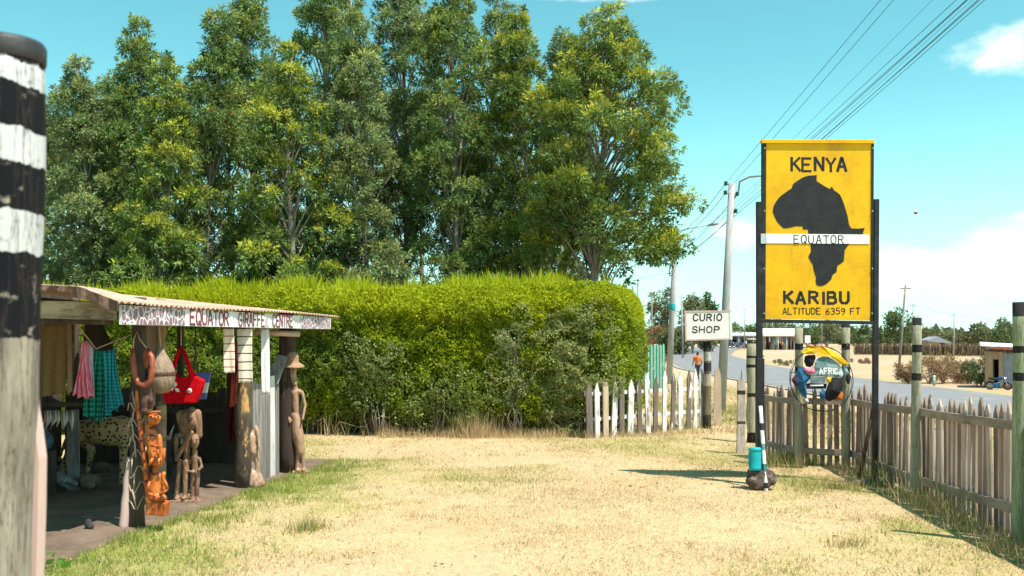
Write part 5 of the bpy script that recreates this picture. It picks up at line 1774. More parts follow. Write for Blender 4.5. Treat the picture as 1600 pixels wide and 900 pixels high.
# ================================================================== PICKET FENCE ON THE RIGHT
FP = [Vector(p_) for p_ in ((3.42, 13.3, 0), (3.70, 12.42, 0), (4.30, 12.25, 0), (4.235, 10.0, 0), (4.07, 7.7, 0), (3.98, 5.4, 0))]
rail_hi = [.86, .84, .84, .885, .945, .97]
rail_lo = [.25, .20, .19, .17, .27, .30]
pk_top = [1.02, .99, .99, 1.02, 1.11, 1.14]
fe = empty('picket_fence', FP[3], 'weathered brown picket fence with tall banded posts along the right', 'fence')
for i in range(len(FP) - 1):
    a, c = FP[i], FP[i + 1]
    dr = (c - a).normalized()
    nr = Vector((-dr.y, dr.x, 0))           # away from the lawn
    if nr.x < 0 and i != 1:
        nr = -nr
    if i == 1:
        nr = Vector((0, 1, 0))
    ln = (c - a).length
    for rh in (rail_hi, rail_lo):
        n_seg = 6
        for k in range(1):
            pa, pc = a + Vector((0, 0, rh[i])), c + Vector((0, 0, rh[i + 1]))
            pts = [pa.lerp(pc, t / n_seg) + Vector((0, 0, -.03 * math.sin(math.pi * t / n_seg) * (1 if i == 0 else .3) + random.uniform(-.004, .004))) for t in range(n_seg + 1)]
            bb = MB()
            for t in range(n_seg):
                p0, p1 = pts[t], pts[t + 1]
                sd_ = nr * .018
                up_ = Vector((0, 0, .040))
                if t == 0:
                    base = len(bb.v)
                    bb.v += [p0 - sd_ - up_, p0 + sd_ - up_, p0 + sd_ + up_, p0 - sd_ + up_]
                o_ = len(bb.v)
                bb.v += [p1 - sd_ - up_, p1 + sd_ - up_, p1 + sd_ + up_, p1 - sd_ + up_]
                for m_ in range(4):
                    bb.f.append([o_ - 4 + m_, o_ - 4 + (m_ + 1) % 4, o_ + (m_ + 1) % 4, o_ + m_]); bb.mi.append(0); bb.sm.append(False)
            bb.f.append([0, 1, 2, 3]); bb.mi.append(0); bb.sm.append(False)
            e_ = len(bb.v)
            bb.f.append([e_ - 4, e_ - 3, e_ - 2, e_ - 1]); bb.mi.append(0); bb.sm.append(False)
            bb.build('rail', 'railwood', fe)
    npk = int(ln / (.078 if i < 2 else .112))
    for k in range(npk):
        if i > 2 and random.random() < .03:
            continue
        t = (k + .5 + random.uniform(-.12, .12)) / npk
        base = a.lerp(c, t) + nr * .033
        w_ = random.uniform(.066, .092) * (1 if i > 1 else .66)
        tp = (pk_top[i] + (pk_top[i + 1] - pk_top[i]) * t) + random.gauss(0, .028) - (.12 if random.random() < .05 else 0)
        b0 = random.uniform(-.04, .03)
        tilt = dr * random.gauss(0, .016) + nr * random.uniform(-.012, .02)
        x0, x1 = -dr * w_ / 2, dr * w_ / 2
        zt = Vector((0, 0, tp))
        poly = [base + x0 + Vector((0, 0, b0)), base + x1 + Vector((0, 0, b0)), base + tilt + x1 + zt - Vector((0, 0, random.uniform(.07, .11))), base + tilt + x1 * random.uniform(-.1, .3) + zt, base + tilt + x0 + zt - Vector((0, 0, random.uniform(.07, .11)))]
        MB().prism(poly, nr * .020).build('picket', random.choice(('fencewood', 'fencewood', 'fencewood_pale', 'fencewood_dark')), fe)
pm_g = bands_mat('greenish_post_wood', (.35, .33, .245), (.24, .235, .165), [(1.78, 1.86), (1.50, 1.58), (1.21, 1.285), (-.2, .0)], (.02, .02, .024), .85, ragged=.010)
pm_n = bands_mat('green_near_post_wood', (.30, .33, .20), (.19, .22, .13), [(1.82, 1.96), (1.53, 1.585), (1.31, 1.375)], (.018, .018, .022), .85, ragged=.012)
for px_, Y, zt, r_, m_, dr_ in ((1432, 9.95, 1.862, .050, pm_g, .006), (1322, 12.1, 1.84, .055, pm_g, 0), (1248, 12.25, 1.78, .055, pm_g, .0), (1593, 7.62, 1.935, .056, pm_n, .0)):
    c = at(px_, Y)
    post_tube((c.x, c.y, -.06), (c.x + dr_, c.y, zt), r_, r_ * .93, 14, .02).build('post', m_, fe)
# loose posts left of the sign
c = at(1175, 15.2)
o = post_tube((c.x, c.y, c.z - .06), (c.x, c.y, 1.645), .085, .08, 14, .02).build('banded_post', bands_mat('banded_post_paint', (.40, .37, .27), (.28, .26, .185), [(1.56, 1.62), (1.33, 1.37), (1.18, 1.23), (.72, .78), (-.2, .16)], (.02, .02, .022), .85, ragged=.010), None, c)
tag(o, 'thick round greenish post with black rings just left of the yellow sign', 'post')
c = at(1158.5, 13.7)
o = MB().prism([c + Vector(v) for v in ((-.062, 0, -.05), (.062, 0, -.05), (.058, 0, 1.0), (.03, 0, 1.08), (.012, 0, 1.19), (.0, 0, 1.08), (-.05, 0, 1.05))], (0, .06, 0)).build('pale_post', bands_mat('pale_split_post', (.55, .46, .40), (.42, .34, .29), [(.84, .90, (.04, .035, .03)), (.42, .46, (.06, .05, .045))], (.04, .035, .03), .85, ragged=.006), None, c, .008)
tag(o, 'short pale split post with two dark bands left of the banded round post', 'post')

# hoop of scrap cloth with AFRICA on it
HYd = 12.02
HC = P(1284, 592, HYd)
K = lambda x, y, dy=0.0: P(1220 + x / 7.504, 530 + y / 7.504, HYd + dy)
hp = empty('patchwork_hoop', HC, 'wire hoop filled with painted scrap panels reading AFRICA, hung before the fence', 'hanging ornament')
b = MB()
ring = []
for k in range(49):
    a = 2 * math.pi * k / 48
    ring.append(HC + Vector((.392 * math.cos(a), .03 * math.sin(a * 2), .405 * math.sin(a))))
b.tube(ring, .0055, 6, cap=False)
b.build('hoop', 'cable', hp)
MB().tube([p_ + Vector((.012 * math.sin(i * .5), .02, .012 * math.cos(i * .9))) for i, p_ in enumerate(ring)], .0035, 5, cap=False).build('hoop', 'cable', hp)
for pts in (((100, 390, 0), (380, 385, 0)), ((180, 430, .01), (540, 432, .01)), ((372, 380, 0), (376, 800, 0)), ((396, 60, 0), (372, 380, 0)), ((130, 270, 0), (330, 90, 0)), ((190, 300, .02), (176, 700, .02))):
    MB().tube([K(*p_) for p_ in pts], .0045, 5).build('wire', 'cable', hp)


def panel(pts, mat, dy=0.0, th=.012, bulge=.03):
    """stiff rumpled panel cut to an outline"""
    cx_, cy_ = sum(p_[0] for p_ in pts) / len(pts), sum(p_[1] for p_ in pts) / len(pts)
    vs = [K(cx_, cy_, dy - bulge)] + [K(x_, y_, dy + random.uniform(-.012, .012)) for x_, y_ in pts]
    n = len(pts)
    back = [v + Vector((0, th, 0)) for v in vs]
    fs = [(0, 1 + i, 1 + (i + 1) % n) for i in range(n)] + [(n + 1, n + 2 + (i + 1) % n, n + 2 + i) for i in range(n)]
    fs += [(1 + i, n + 2 + i, n + 2 + (i + 1) % n, 1 + (i + 1) % n) for i in range(n)]
    MB().add(vs + back, fs).build('cloth_panel', mat, hp)


panel([(395, 330), (405, 270), (440, 222), (500, 200), (560, 206), (620, 240), (680, 290), (720, 340), (735, 400), (720, 440), (640, 448), (590, 440), (560, 440), (390, 432), (380, 385)], 'clothteal', -.03, .015, .015)
panel([(250, 140), (300, 100), (360, 92), (440, 104), (440, 150), (400, 172), (320, 178), (262, 172)], 'clothyellow', -.05)
panel([(440, 74), (500, 84), (580, 118), (660, 170), (740, 230), (815, 296), (770, 290), (725, 300), (690, 290), (640, 240), (570, 195), (500, 172), (420, 200), (440, 150)], 'clothyellow', -.045, .012, .02)
panel([(310, 70), (345, 62), (400, 92), (445, 88), (420, 108), (350, 95)], 'clothorange', -.06, .01, .01)
panel([(285, 200), (330, 185), (405, 185), (410, 220), (385, 290), (350, 330), (300, 320), (275, 260)], 'darkcloth', -.02)
panel([(205, 335), (260, 320), (300, 345), (360, 400), (350, 460), (310, 500), (290, 560), (310, 640), (300, 690), (250, 660), (205, 590), (180, 500), (180, 430)], 'bluecloth', -.04, .02, .05)
panel([(125, 475), (170, 420), (195, 450), (200, 520), (175, 560)], 'maroonc', -.03)
panel([(275, 350), (330, 340), (395, 345), (400, 385), (340, 420), (290, 400)], 'pink', -.06, .01, .03)
panel([(350, 445), (520, 442), (520, 512), (350, 512)], 'clothgrey', -.02, .02, .0)
panel([(300, 525), (340, 515), (540, 522), (530, 580), (305, 582)], 'darkcloth', -.03, .02, .0)
panel([(345, 535), (500, 532), (500, 548), (345, 550)], 'clothpale', -.053, .01, .0)
panel([(520, 440), (600, 442), (585, 505), (545, 512)], 'clothyellow', -.045)
panel([(600, 450), (720, 450), (735, 540), (700, 630), (640, 700), (570, 730), (525, 700), (530, 620), (560, 540)], 'darkcloth', -.05, .03, .06)
panel([(460, 620), (500, 588), (530, 610), (520, 690), (480, 705), (455, 670)], 'bluecloth', -.045)
panel([(620, 715), (720, 615), (735, 650), (720, 700), (660, 722)], 'clothorange', -.02)
panel([(765, 470), (770, 400), (800, 395), (825, 440), (810, 520), (785, 530)], 'darkcloth', -.02)
panel([(735, 320), (770, 320), (800, 395), (760, 440), (725, 400)], 'clothteal', -.01)
panel([(280, 700), (320, 695), (328, 740), (300, 745)], 'clothpale', -.02)
b = MB()
letters(b, 'AFRICA', K(462, 402, -.064), K(722, 410, -.064), K(458, 338, -.064), SN, .26, .26, .06)
b.build('lettering', 'bandwhite', hp)
MB().tube([K(330, 85), P(1250, 545, 12.2)], .005, 5).build('hanging_wire', 'cable', hp)
MB().tube([K(700, 120), P(1320, 545, 12.06)], .005, 5).build('hanging_wire', 'cable', hp)

# ================================================================== CURIO SHOP SIGN AND WHITE PICKETS
CY = 17.5
cs = empty('curio_sign', at(1105, CY), 'white hand-lettered board reading CURIO SHOP on a striped post', 'sign')
c = at(1105, CY + .1)
o = post_tube((c.x, c.y, c.z - .06), (c.x, c.y, P(1105, 534, CY).z), .075, .07, 12, .03).build('post', bands_mat('flaking_striped_post', (.20, .155, .12), (.10, .075, .06), [(1.42, 1.60, (.03, .03, .03)), (1.24, 1.40, (.52, .50, .46)), (1.05, 1.20, (.04, .035, .035)), (.78, 1.0, (.42, .36, .30)), (.0, .25, (.05, .04, .035))], (.03, .03, .03), .85, ragged=.05), cs)
K = lambda px, py, dy=0.0: P(px, py, CY + dy)
cb = MB().prism([K(1071.5, 487), K(1140, 486), K(1141.5, 529.5), K(1073, 531.5)], (0, .03, 0)).build('board', pm('dirty_white_board', (.74, .71, .70), (.66, .63, .62), 5, .7, .1, c3=(.52, .45, .42), s3=7, t3=(.58, .74)), cs)
for poly in (((1069.5, 485.5), (1143, 484.7), (1143, 487), (1069.5, 487.8)), ((1069.5, 488), (1072, 488), (1073.5, 533), (1071, 533)), ((1139.5, 487.5), (1143.2, 487.5), (1144.5, 530.5), (1140.8, 530.5)), ((1073.6, 530.3), (1140.6, 528.3), (1140.6, 530.6), (1073.6, 532.6))):
    MB().prism([K(*p_, -.008) for p_ in poly], (0, .045, 0)).build('frame_strip', 'whitewood' if poly[0][0] > 1100 else 'pinkplank', cs)
for s_, x0, x1, yt, yb in (('CURIO', 1083.5, 1127.5, 491, 501), ('SHOP', 1081.5, 1123.5, 510, 519.5)):
    b = MB()
    letters(b, s_, K(x0, yb, -.002), K(x1, yb, -.002), K(x0 + .5, yt, -.002), SN, .20, .26, .03)
    b.build('lettering', 'letter', cb)
wf = empty('white_picket_fence', G(1010, 678), 'short run of chipped white and bare pickets beside the hedge', 'fence')
wa, wb = G(919, 685), G(1108, 668)
wa.z, wb.z = -.02, wb.z
specs = [(921, 600, 'f'), (933, 600, 'w'), (946, 594, 'b'), (958, 597, 'w'), (971, 593, 'f'), (984, 592, 'w'), (999, 589, 'f'), (1012, 586, 'w'), (1023, 588, 'f'), (1037, 581, 'w'), (1050, 584, 'f'), (1063, 580, 'w'), (1075, 577, 'f'), (1085, 578, 'w'), (1096, 575, 'w')]
wdir = (wb - wa).normalized()
wn = Vector((wdir.y, -wdir.x, 0))
for zr in (.32, .74):
    MB().bar(wa + Vector((-.03, 0, zr)) - wn * .03, wb + Vector((.05, 0, zr)) - wn * .03, .06, .03).build('rail', 'whitewood', wf)
for px_, ty_, kd in specs:
    t = (px_ - 919) / (1108 - 919)
    Yq = wa.y + (wb.y - wa.y) * (t * wa.y / (wb.y + t * (wa.y - wb.y)))    # perspective-correct share
    u = (px_ - 800) / F
    tt = max(0, min(1, (u * wa.y - wa.x) / ((wb.x - wa.x) - u * (wb.y - wa.y))))
    base = wa.lerp(wb, tt)
    top = CAMH + (HY - ty_) / F * base.y + random.gauss(0, .02)
    w_ = .118 + random.uniform(-.022, .014)
    tl = wdir * random.gauss(0, .025)
    z0 = base.z - .03
    base.z = 0
    x0, x1 = -wdir * w_ / 2, wdir * w_ / 2
    if kd == 'b':
        poly = [base + x0 + Vector((0, 0, z0)), base + x1 + Vector((0, 0, z0)), base + x1 + tl + Vector((0, 0, top - .01)), base + x0 + tl + Vector((0, 0, top))]
    else:
        poly = [base + x0 + Vector((0, 0, z0)), base + x1 + Vector((0, 0, z0)), base + x1 * 1.05 + tl + Vector((0, 0, top - .16)), base + tl + Vector((0, 0, top)), base + x0 * 1.05 + tl + Vector((0, 0, top - .15))]
    MB().prism(poly, wn * .022).build('picket', {'w': 'whitewood', 'f': 'flakewood', 'b': 'barewood'}[kd], wf)
for px_ in (1121,):
    c = at(px_, 18.2)
    o = MB().prism([c + Vector(v) for v in ((-.08, 0, -.05), (.08, 0, -.05), (.07, 0, .95), (.02, 0, 1.12), (-.05, 0, 1.05))], (0, .03, 0)).build('stake', 'barewood', None, c)
    tag(o, 'bare pointed board standing right of the CURIO SHOP post', 'board')

# ================================================================== UTILITY POLES AND WIRES
def utility_pole(base, top, r0, r1, label, arm=None, extras=(), mat='concrete', group=None):
    t = empty('utility_pole', base, label, 'utility pole', group)
    MB().tube([base + Vector((0, 0, -.15)), base.lerp(top, .5), top], [r0, (r0 + r1) / 2, r1], 14).build('shaft', mat, t)
    if arm:
        MB().tube([top + Vector(v) for v in arm], .03, 7).build('lamp_arm', 'steel', t)
        e_ = top + Vector(arm[-1])
        dv = (Vector(arm[-1]) - Vector(arm[-2])).normalized()
        MB().ell(e_ + dv * .25, (.30, .11, .07), 12, 8, rot=dv.to_track_quat('X', 'Z').to_matrix()).build('lamp_head', 'steel', t)
    for (zz, dx_) in extras:
        c = top.lerp(base, zz)
        MB().tube([c, c + Vector((dx_, -.05, 0))], .02, 6).build('bracket', 'steel', t)
        MB().lathe(c + Vector((dx_, -.05, -.05)), [(.03, 0), (.06, .02), (.045, .06), (.06, .09), (.03, .13)], 10).build('insulator', 'insulator', t)
    return t


ub = G(1126, 643)
ut = P(1143.5, 286, ub.y)
utility_pole(ub, ut, .135, .09, 'tall grey concrete pole with lamp arm right behind the CURIO SHOP board', [(.05, 0, -.45), (.17, -.05, -.30), (.20, -.1, .02), (.45, -.2, .14), (1.9, -.6, .20)], ((.005, -.18), (.045, -.18), (.05, .16), (.125, .14)))
vb = at(1045, 47)
vt = P(1056, 365, 47)
vp = utility_pole(vb, vt, .16, .11, 'grey concrete pole with a teal band and lamp arm left of the CURIO SHOP board', [(.05, 0, .0), (.2, 0, .12), (.5, -.1, .22), (1.5, -.4, .36)], ((.12, .14), (.16, .14), (.20, .14)))
c = vt.lerp(vb, (479 - 365) / (600 - 365))
MB().lathe(c + Vector((0, 0, -.17)), [(.150, 0), (.155, .02), (.155, .30), (.150, .32)], 14).build('teal_band', 'teal', vp)
MB().box(vt.lerp(vb, .11) + Vector((-.16, -.05, 0)), (.10, .12, .34)).build('meter_box', 'insulator', vp, bevel=.01)
b = MB()
cc_ = vt.lerp(vb, .25) + Vector((-.15, -.08, 0))
b.tube([cc_ + Vector((.10 * math.cos(a * .4), 0, .24 * math.sin(a * .4))) for a in range(17)], .025, 6, cap=False)
b.build('coiled_cable', 'cable', vp)
FAR_POLES = [(993, 600, 997, 436, 95, .10, 'thin dark pole with lamp arm just clear of the hedge top', True),
             (1019, 560, 1018.5, 458, 120, .10, 'thin far pole left of the teal-banded pole', False),
             (1067, 560, 1065, 461, 130, .13, 'far pale pole between the teal-banded pole and the CURIO SHOP board', False),
             (1163, 530, 1164, 481, 190, .12, 'tiny far pole over the white market roof', False),
             (1197, 530, 1198, 486, 190, .10, 'tiny far pole seen under the left edge of the yellow sign', False),
             (1284, 540, 1284, 505, 170, .10, 'tiny far pole seen under the middle of the yellow sign', False),
             (1403, 590, 1415, 445, 80, .11, 'slim leaning pole across the road, right of the yellow sign', False),
             (1424, 540, 1427, 475, 150, .10, 'distant pole beside the round-topped tree', False),
             (1490, 546, 1491, 489, 140, .12, 'distant pole at the far brush fence', False)]
tops = {}
for (bx, by, tx_, ty_, Y, r_, lab, arm) in FAR_POLES:
    base = at(bx, Y)
    top = P(tx_, ty_, Y)
    utility_pole(base, top, r_, r_ * .75, lab, [(0, 0, 0), (.5, 0, .15), (2.8, -.3, .5)] if arm else None, (), 'concrete' if r_ > .11 else 'bark', 'distant poles')
    if not arm:
        o_ = [o for o in bpy.data.objects if o.get('label') == lab][0]
        MB().bar(top + Vector((-.45, 0, -.3)), top + Vector((.45, 0, -.3)), .10, .08).build('crossarm', 'bark', o_)
    tops[bx] = top


def wire(label, a, c, sag, r=.011, group='overhead wires', n=40):
    a, c = Vector(a), Vector(c)
    pts = [a.lerp(c, k / n) + Vector((0, 0, -4 * sag * (k / n) * (1 - k / n))) for k in range(n + 1)]
    o = MB().tube(pts, r, 5, cap=False).build('overhead_wire', 'cable', None, a)
    return tag(o, label, 'wire', group)


def through(start, px, py, Y, Yend=-14):
    """far end of the line that leaves start and passes photo point (px,py) at distance Y"""
    m_ = P(px, py, Y)
    return start + (m_ - start) * ((start.y - Yend) / (start.y - m_.y))


i1, i2, i3 = ut + Vector((-.18, -.05, .0)), ut.lerp(ub, .045) + Vector((-.18, -.05, 0)), ut.lerp(ub, .05) + Vector((.16, -.05, 0))
i4 = ut.lerp(ub, .125) + Vector((.14, -.05, 0))
for st_, px_, lab in ((i1, 1371, 'upper left wire of the pair leaving the lamp-arm pole top'), (i2, 1391, 'lower right wire of the pair leaving the lamp-arm pole top')):
    wire(lab, st_, through(st_, px_, 0, 18), .10, .0052)
wire('faint single wire between the pair and the thick bundle', i3, through(i3, 1452, 0, 18), .08, .003)
v1, v2, v3 = (vt.lerp(vb, f) + Vector((.14, -.05, 0)) for f in (.12, .16, .20))
ords = ('leftmost', 'second', 'third', 'fourth', 'fifth', 'sixth', 'rightmost')
for k, (st_, px_, r_) in enumerate(((v1, 1467, .0055), (v1, 1474, .0055), (v2, 1482, .006), (v2, 1489, .0075), (v3, 1493, .007), (v3, 1496, .006), (i4, 1506, .0035))):
    wire('%s wire of the thick bundle crossing the top edge over the sign' % ords[k], st_ + Vector((0, 0, .05 * (k % 2))), through(st_, px_, 0, 17 + .5 * k), .28 + .12 * (k % 3), r_)
for k, (a, c) in enumerate(((v1, i3), (v2, i4), (i1, vt + Vector((0, 0, -.1))), (i2, vt.lerp(vb, .05)))):
    wire(['service wire between the two concrete poles, uppermost right', 'service wire between the two concrete poles, lower right', 'top wire between the two concrete poles', 'second wire between the two concrete poles'][k], a, c, .22, .010)
wire('wire from the teal-banded pole down to the thin far pole', vt.lerp(vb, .2), tops[1019], .8, .014)
wire('wire between the far pole left of the teal band and the hedge-top pole', tops[1019], P(996, 440, 95), .5, .016)
wire('faint wire across the right sky to the brush-fence pole', tops[1424], tops[1490], .4, .016)
wire('faint wire from the brush-fence pole out of the picture right', tops[1490], P(1900, 520, 120), 1.2, .016)
wire('faint wire from the distant tree pole behind the yellow sign', tops[1424], tops[1284], 1.0, .014)
# marker ball on a thin line across the right sky
p_ = P(1431, 332, 26)
o = MB().ell(p_, (.055, .055, .05), 14, 10).build('marker_ball', bands_mat('ball_paint', (.75, .66, .66), (.7, .6, .6), [(-.06, .0, (.35, .06, .06))], (.35, .06, .06), .5, ragged=.002), None, p_)
tag(o, 'tiny red and white marker ball high in the right sky', 'marker ball')
wire('hair-thin line carrying the marker ball', p_ + Vector((14, -16, 4.4)), p_ + Vector((-14, 16, -4.4)), 0, .0016)

# ================================================================== ACROSS THE ROAD AND FAR AWAY
def person(label, loc, rot, shirt, stride=.16, arm=.1, group=None, hair=True):
    """standing or walking figure about 1.72 m tall, facing -Y before rotation"""
    t = empty('person', (0, 0, 0), label, 'person', group)
    blob('body', [('c', (-.08, 0, .92), (-.085, -stride, .50), .085, .062), ('c', (-.085, -stride, .50), (-.085, -stride * 1.05 + .05, .09), .058, .04), ('c', (-.085, -stride * 1.05 + .05, .05), (-.085, -stride - .10, .035), .042, .03),
                  ('c', (.08, 0, .92), (.085, stride * .7, .50), .085, .062), ('c', (.085, stride * .7, .50), (.085, stride * 1.5, .10), .058, .04), ('c', (.085, stride * 1.5, .05), (.085, stride * 1.3 - .08, .035), .042, .03),
                  ('c', (0, 0, .92), (0, 0, 1.15), .14, .13), ('c', (0, 0, 1.15), (0, -.01, 1.36), .135, .15), ('c', (-.17, 0, 1.40), (.17, 0, 1.40), .06, .06), ('c', (0, 0, 1.42), (0, -.01, 1.54), .055, .05),
                  ('e', (0, -.02, 1.61), (.075, .095, .115)), ('e', (0, -.115, 1.60), (.016, .02, .022)),
                  ('c', (-.20, 0, 1.40), (-.235, arm, 1.14), .05, .04), ('c', (-.235, arm, 1.14), (-.22, arm - .12, .90), .04, .03), ('e', (-.22, arm - .14, .84), (.025, .04, .06)),
                  ('c', (.20, 0, 1.40), (.235, -arm, 1.14), .05, .04), ('c', (.235, -arm, 1.14), (.22, -arm - .16, .93), .04, .03), ('e', (.22, -arm - .18, .87), (.025, .04, .06))], .022, 'skin', t, None, 2)
    blob('shirt', [('c', (0, 0, .90), (0, 0, 1.15), .155, .15), ('c', (0, 0, 1.15), (0, -.01, 1.36), .155, .165), ('c', (-.17, 0, 1.40), (.17, 0, 1.40), .078, .078), ('c', (-.20, 0, 1.40), (-.232, arm * .8, 1.18), .068, .058), ('c', (.20, 0, 1.40), (.232, -arm * .8, 1.18), .068, .058)], .022, shirt, t, None, 2)
    blob('trousers', [('c', (0, 0, .90), (0, 0, .97), .158, .15), ('c', (-.08, 0, .92), (-.085, -stride, .50), .102, .078), ('c', (-.085, -stride, .50), (-.085, -stride * 1.05 + .05, .12), .074, .058),
                      ('c', (.08, 0, .92), (.085, stride * .7, .50), .102, .078), ('c', (.085, stride * .7, .50), (.085, stride * 1.5, .13), .074, .058)], .022, 'trousers', t, None, 2)
    blob('hair', [('e', (0, .01, 1.655), (.085, .095, .085))], .02, 'hair', t, None, 1)
    t.location = loc
    t.rotation_euler = (0, 0, rot)
    return t


pp = person('person in an orange shirt and dark trousers walking away beside the road', at(1090, 60), R(185), 'orangeshirt', .17, .12)
person('person in a white shirt far off behind the green pickets', at(1019, 150), R(20), 'whiteshirt', .05, .04)
person('person in a blue shirt far off behind the green pickets', at(1033, 150), R(200), 'blueshirt', .12, .08)

gf = empty('green_picket_fence', at(1022, 40), 'green and white picket fence past the right end of the hedge', 'fence')
ga, gb = at(1002, 37), at(1037.5, 42)
for k in range(30):
    c = ga.lerp(gb, k / 29)
    c.z = gh(c.x, c.y)
    hgt = 1.95 + random.uniform(-.06, .06)
    dv = (gb - ga).normalized()
    x0 = Vector((dv.x, dv.y, 0)) * .055
    MB().prism([c - x0, c + x0, c + x0 + Vector((0, 0, hgt - .1)), c + Vector((0, 0, hgt)), c - x0 + Vector((0, 0, hgt - .1))], (.02, -.02, 0)).build('picket', 'greenpaint' if k % 4 else 'whiteshirt', gf)
for z_ in (.5, 1.5):
    MB().bar(ga + Vector((0, .05, z_)), gb + Vector((0, .05, z_)), .08, .04).build('rail', 'greenpaint', gf)
c = at(1039, 40)
tag(post_tube(c + Vector((0, 0, -.1)), c + Vector((0, 0, 1.1)), .06, .05).build('fence_post', 'bark', None, c), 'thin brown post at the right end of the green pickets', 'post')
c = at(1024, 52)
t = bush('flowering_tree', 'small tree covered in orange-red flowers behind the green pickets', 'tree', c, .62, 1.35, 1500, ((.06, .09, .02), (.2, .16, .08), (.45, .12, .06), (.5, .2, .12)), .10, .07, .75)
c = at(1021, 50)
bush('pale_shrub', 'pale flowering shrub under the orange-red tree', 'shrub', c, .6, .75, 900, PP, .10, .07, .8)

# far trees on the left of the road
far_trees = [(1034, 150, 449, 1.9, 'tall rounded tree left of the teal-banded pole', PO), (1082, 150, 458, 2.0, 'rounded olive tree just above the CURIO SHOP board', PO), (1108, 155, 453, 1.3, 'darker green tree at the right corner of the CURIO SHOP board', PG)]
for px_, Y, ty_, rx, lab, pal in far_trees:
    c = at(px_, Y)
    top = P(px_, ty_, Y).z
    bush('roadside_tree', lab, 'tree', c, rx, (top - c.z) / 2.6, 3000, pal, .42, .20, .35, 'trees where the road bends', trunk=True)
for k, (px_, Y, ty_, rx, pal, lab) in enumerate(((1041, 130, 517, 1.2, PG, 'yellow-green bush at the road edge left of the teal-banded pole'), (1062, 145, 508, 1.7, PO, 'dull bush between the two poles at the road bend'), (1100, 165, 500, 2.6, PO, 'wide bush hidden behind the CURIO SHOP board'),
                                           (1152, 215, 503, 3.6, PG, 'green trees above the white market roof, left one'), (1176, 215, 506, 3.2, PG, 'green trees above the white market roof, right one'), (1205, 225, 497, 3.4, PO, 'olive tree rising behind the cream-roofed market'),
                                           (1232, 230, 499, 3.8, PO, 'olive tree behind the right end of the cream-roofed market'), (1262, 215, 502, 4.0, PG, 'dark tree behind the patchwork hoop'), (1292, 220, 498, 3.6, PO, 'olive tree above the patchwork hoop'),
                                           (1322, 225, 500, 4.0, PG, 'dark tree behind the tall fence post under the sign'), (1352, 205, 507, 3.8, PG, 'green tree at the right foot of the yellow sign'), (1384, 195, 513, 3.6, PG, 'low green tree right of the yellow sign'),
                                           (1441, 185, 512, 3.0, PO, 'low tree right of the banded fence post'), (1467, 190, 514, 3.4, PO, 'low spreading tree left of the brush-fence pole'), (1502, 200, 520, 3.0, PO, 'small tree right of the brush-fence pole'),
                                           (1530, 165, 506, 3.0, PO, 'bushy tree behind the tin shack, left one'), (1556, 165, 499, 3.6, PO, 'larger bushy tree behind the tin shack'), (1588, 160, 500, 3.8, PG, 'dark bushy tree at the right edge of the picture'), (1625, 160, 503, 3.8, PG, 'dark bushy tree just past the right edge'))):
    c = at(px_, Y)
    top = P(px_, ty_, Y).z
    bush('far_tree' if Y > 150 else 'far_bush', lab, 'tree' if Y > 150 else 'bush', c, rx, (top - c.z) / 2.3, 1500, pal, .55, .30, .3, 'trees beyond the sandy ground')
c = at(1408, 180)
bush('round_tree', 'round-topped tree standing above the others right of the sign', 'tree', c, 2.7, (P(1408, 485, 180).z - c.z) / 2.6, 2600, PG, .5, .25, .3, trunk=True)
# far wood closing the horizon
n = 9000
a = rng.uniform(-.75, .62, n)
dist = 330 + 90 * fbm(a * 40, a * 0, 2, 3)
hgt = (1.5 + 4.5 * fbm(a * 60, a * 0 + 3, 1.6, 5)) * rng.uniform(0, 1, n) ** .6
C = np.stack([np.sin(a) * dist, np.cos(a) * dist, gz(np.sin(a) * dist, np.cos(a) * dist) + hgt], 1)
col = np.array((.09, .12, .07)) * (1 - rng.uniform(0, 1, (n, 1))) + np.array((.18, .20, .12)) * rng.uniform(0, 1, (n, 1))
V, Fc, cc = leaves(C, rng.normal(0, 1, (n, 3)), rng.uniform(2, 4.5, n), rng.uniform(1.4, 2.6, n), col)
tag(np_mesh('distant_wood', V, Fc, M['leaf'], cc, None, loc=(0, 330, 0)), 'distant line of woodland along the horizon', 'woodland', kind='stuff')

# dry bushes across the road
for px_, Y, rx, rz, pal, lab in ((1419, 72, .9, .80, PD, 'dark dry bush at the road edge behind the banded fence post'), (1452, 74, 1.5, .95, PD, 'large dry brown bush across the road'), (1474, 75, 1.7, 1.05, PD, 'largest dry orange-brown bush across the road'),
                                 (1503, 76, 1.1, .70, PD, 'low greyish dry bush between the brown bush and the green one'), (1517, 74, .8, .85, PO, 'thin half-dry bush left of the green bush'), (1533, 71, 1.0, .92, PG, 'green bush against the tin shack')):
    bush('roadside_bush', lab, 'bush', at(px_, Y), rx, rz, 2200, pal, .20, .06, .35, 'bushes across the road')
for px_, Y, rx, pal, lab in ((1181, 125, 1.3, PG, 'low green tuft by the far side of the road left of the sign post'), (1227, 112, 1.6, PO, 'low olive tuft by the far side of the road left of the hoop'), (1345, 118, 1.8, PD, 'low dry tuft on the sand right of the sign')):
    bush('ground_tuft', lab, 'tuft', at(px_, Y), rx, .32, 900, pal, .22, .07, .5)
c = G(1459.5, 603)
mp_ = empty('marker_post', c, 'small green and white marker post at the far road edge', 'marker post')
MB().tube([c + Vector((0, 0, -.1)), c + Vector((0, 0, .62))], .10, 12).build('post_body', pm('pale_green_paint', (.22, .40, .32), (.18, .34, .27), 6, .6), mp_)
MB().lathe(c + Vector((0, 0, .62)), [(.102, 0), (.104, .10), (.07, .14), (.01, .15)], 12).build('post_top', 'whiteshirt', mp_)

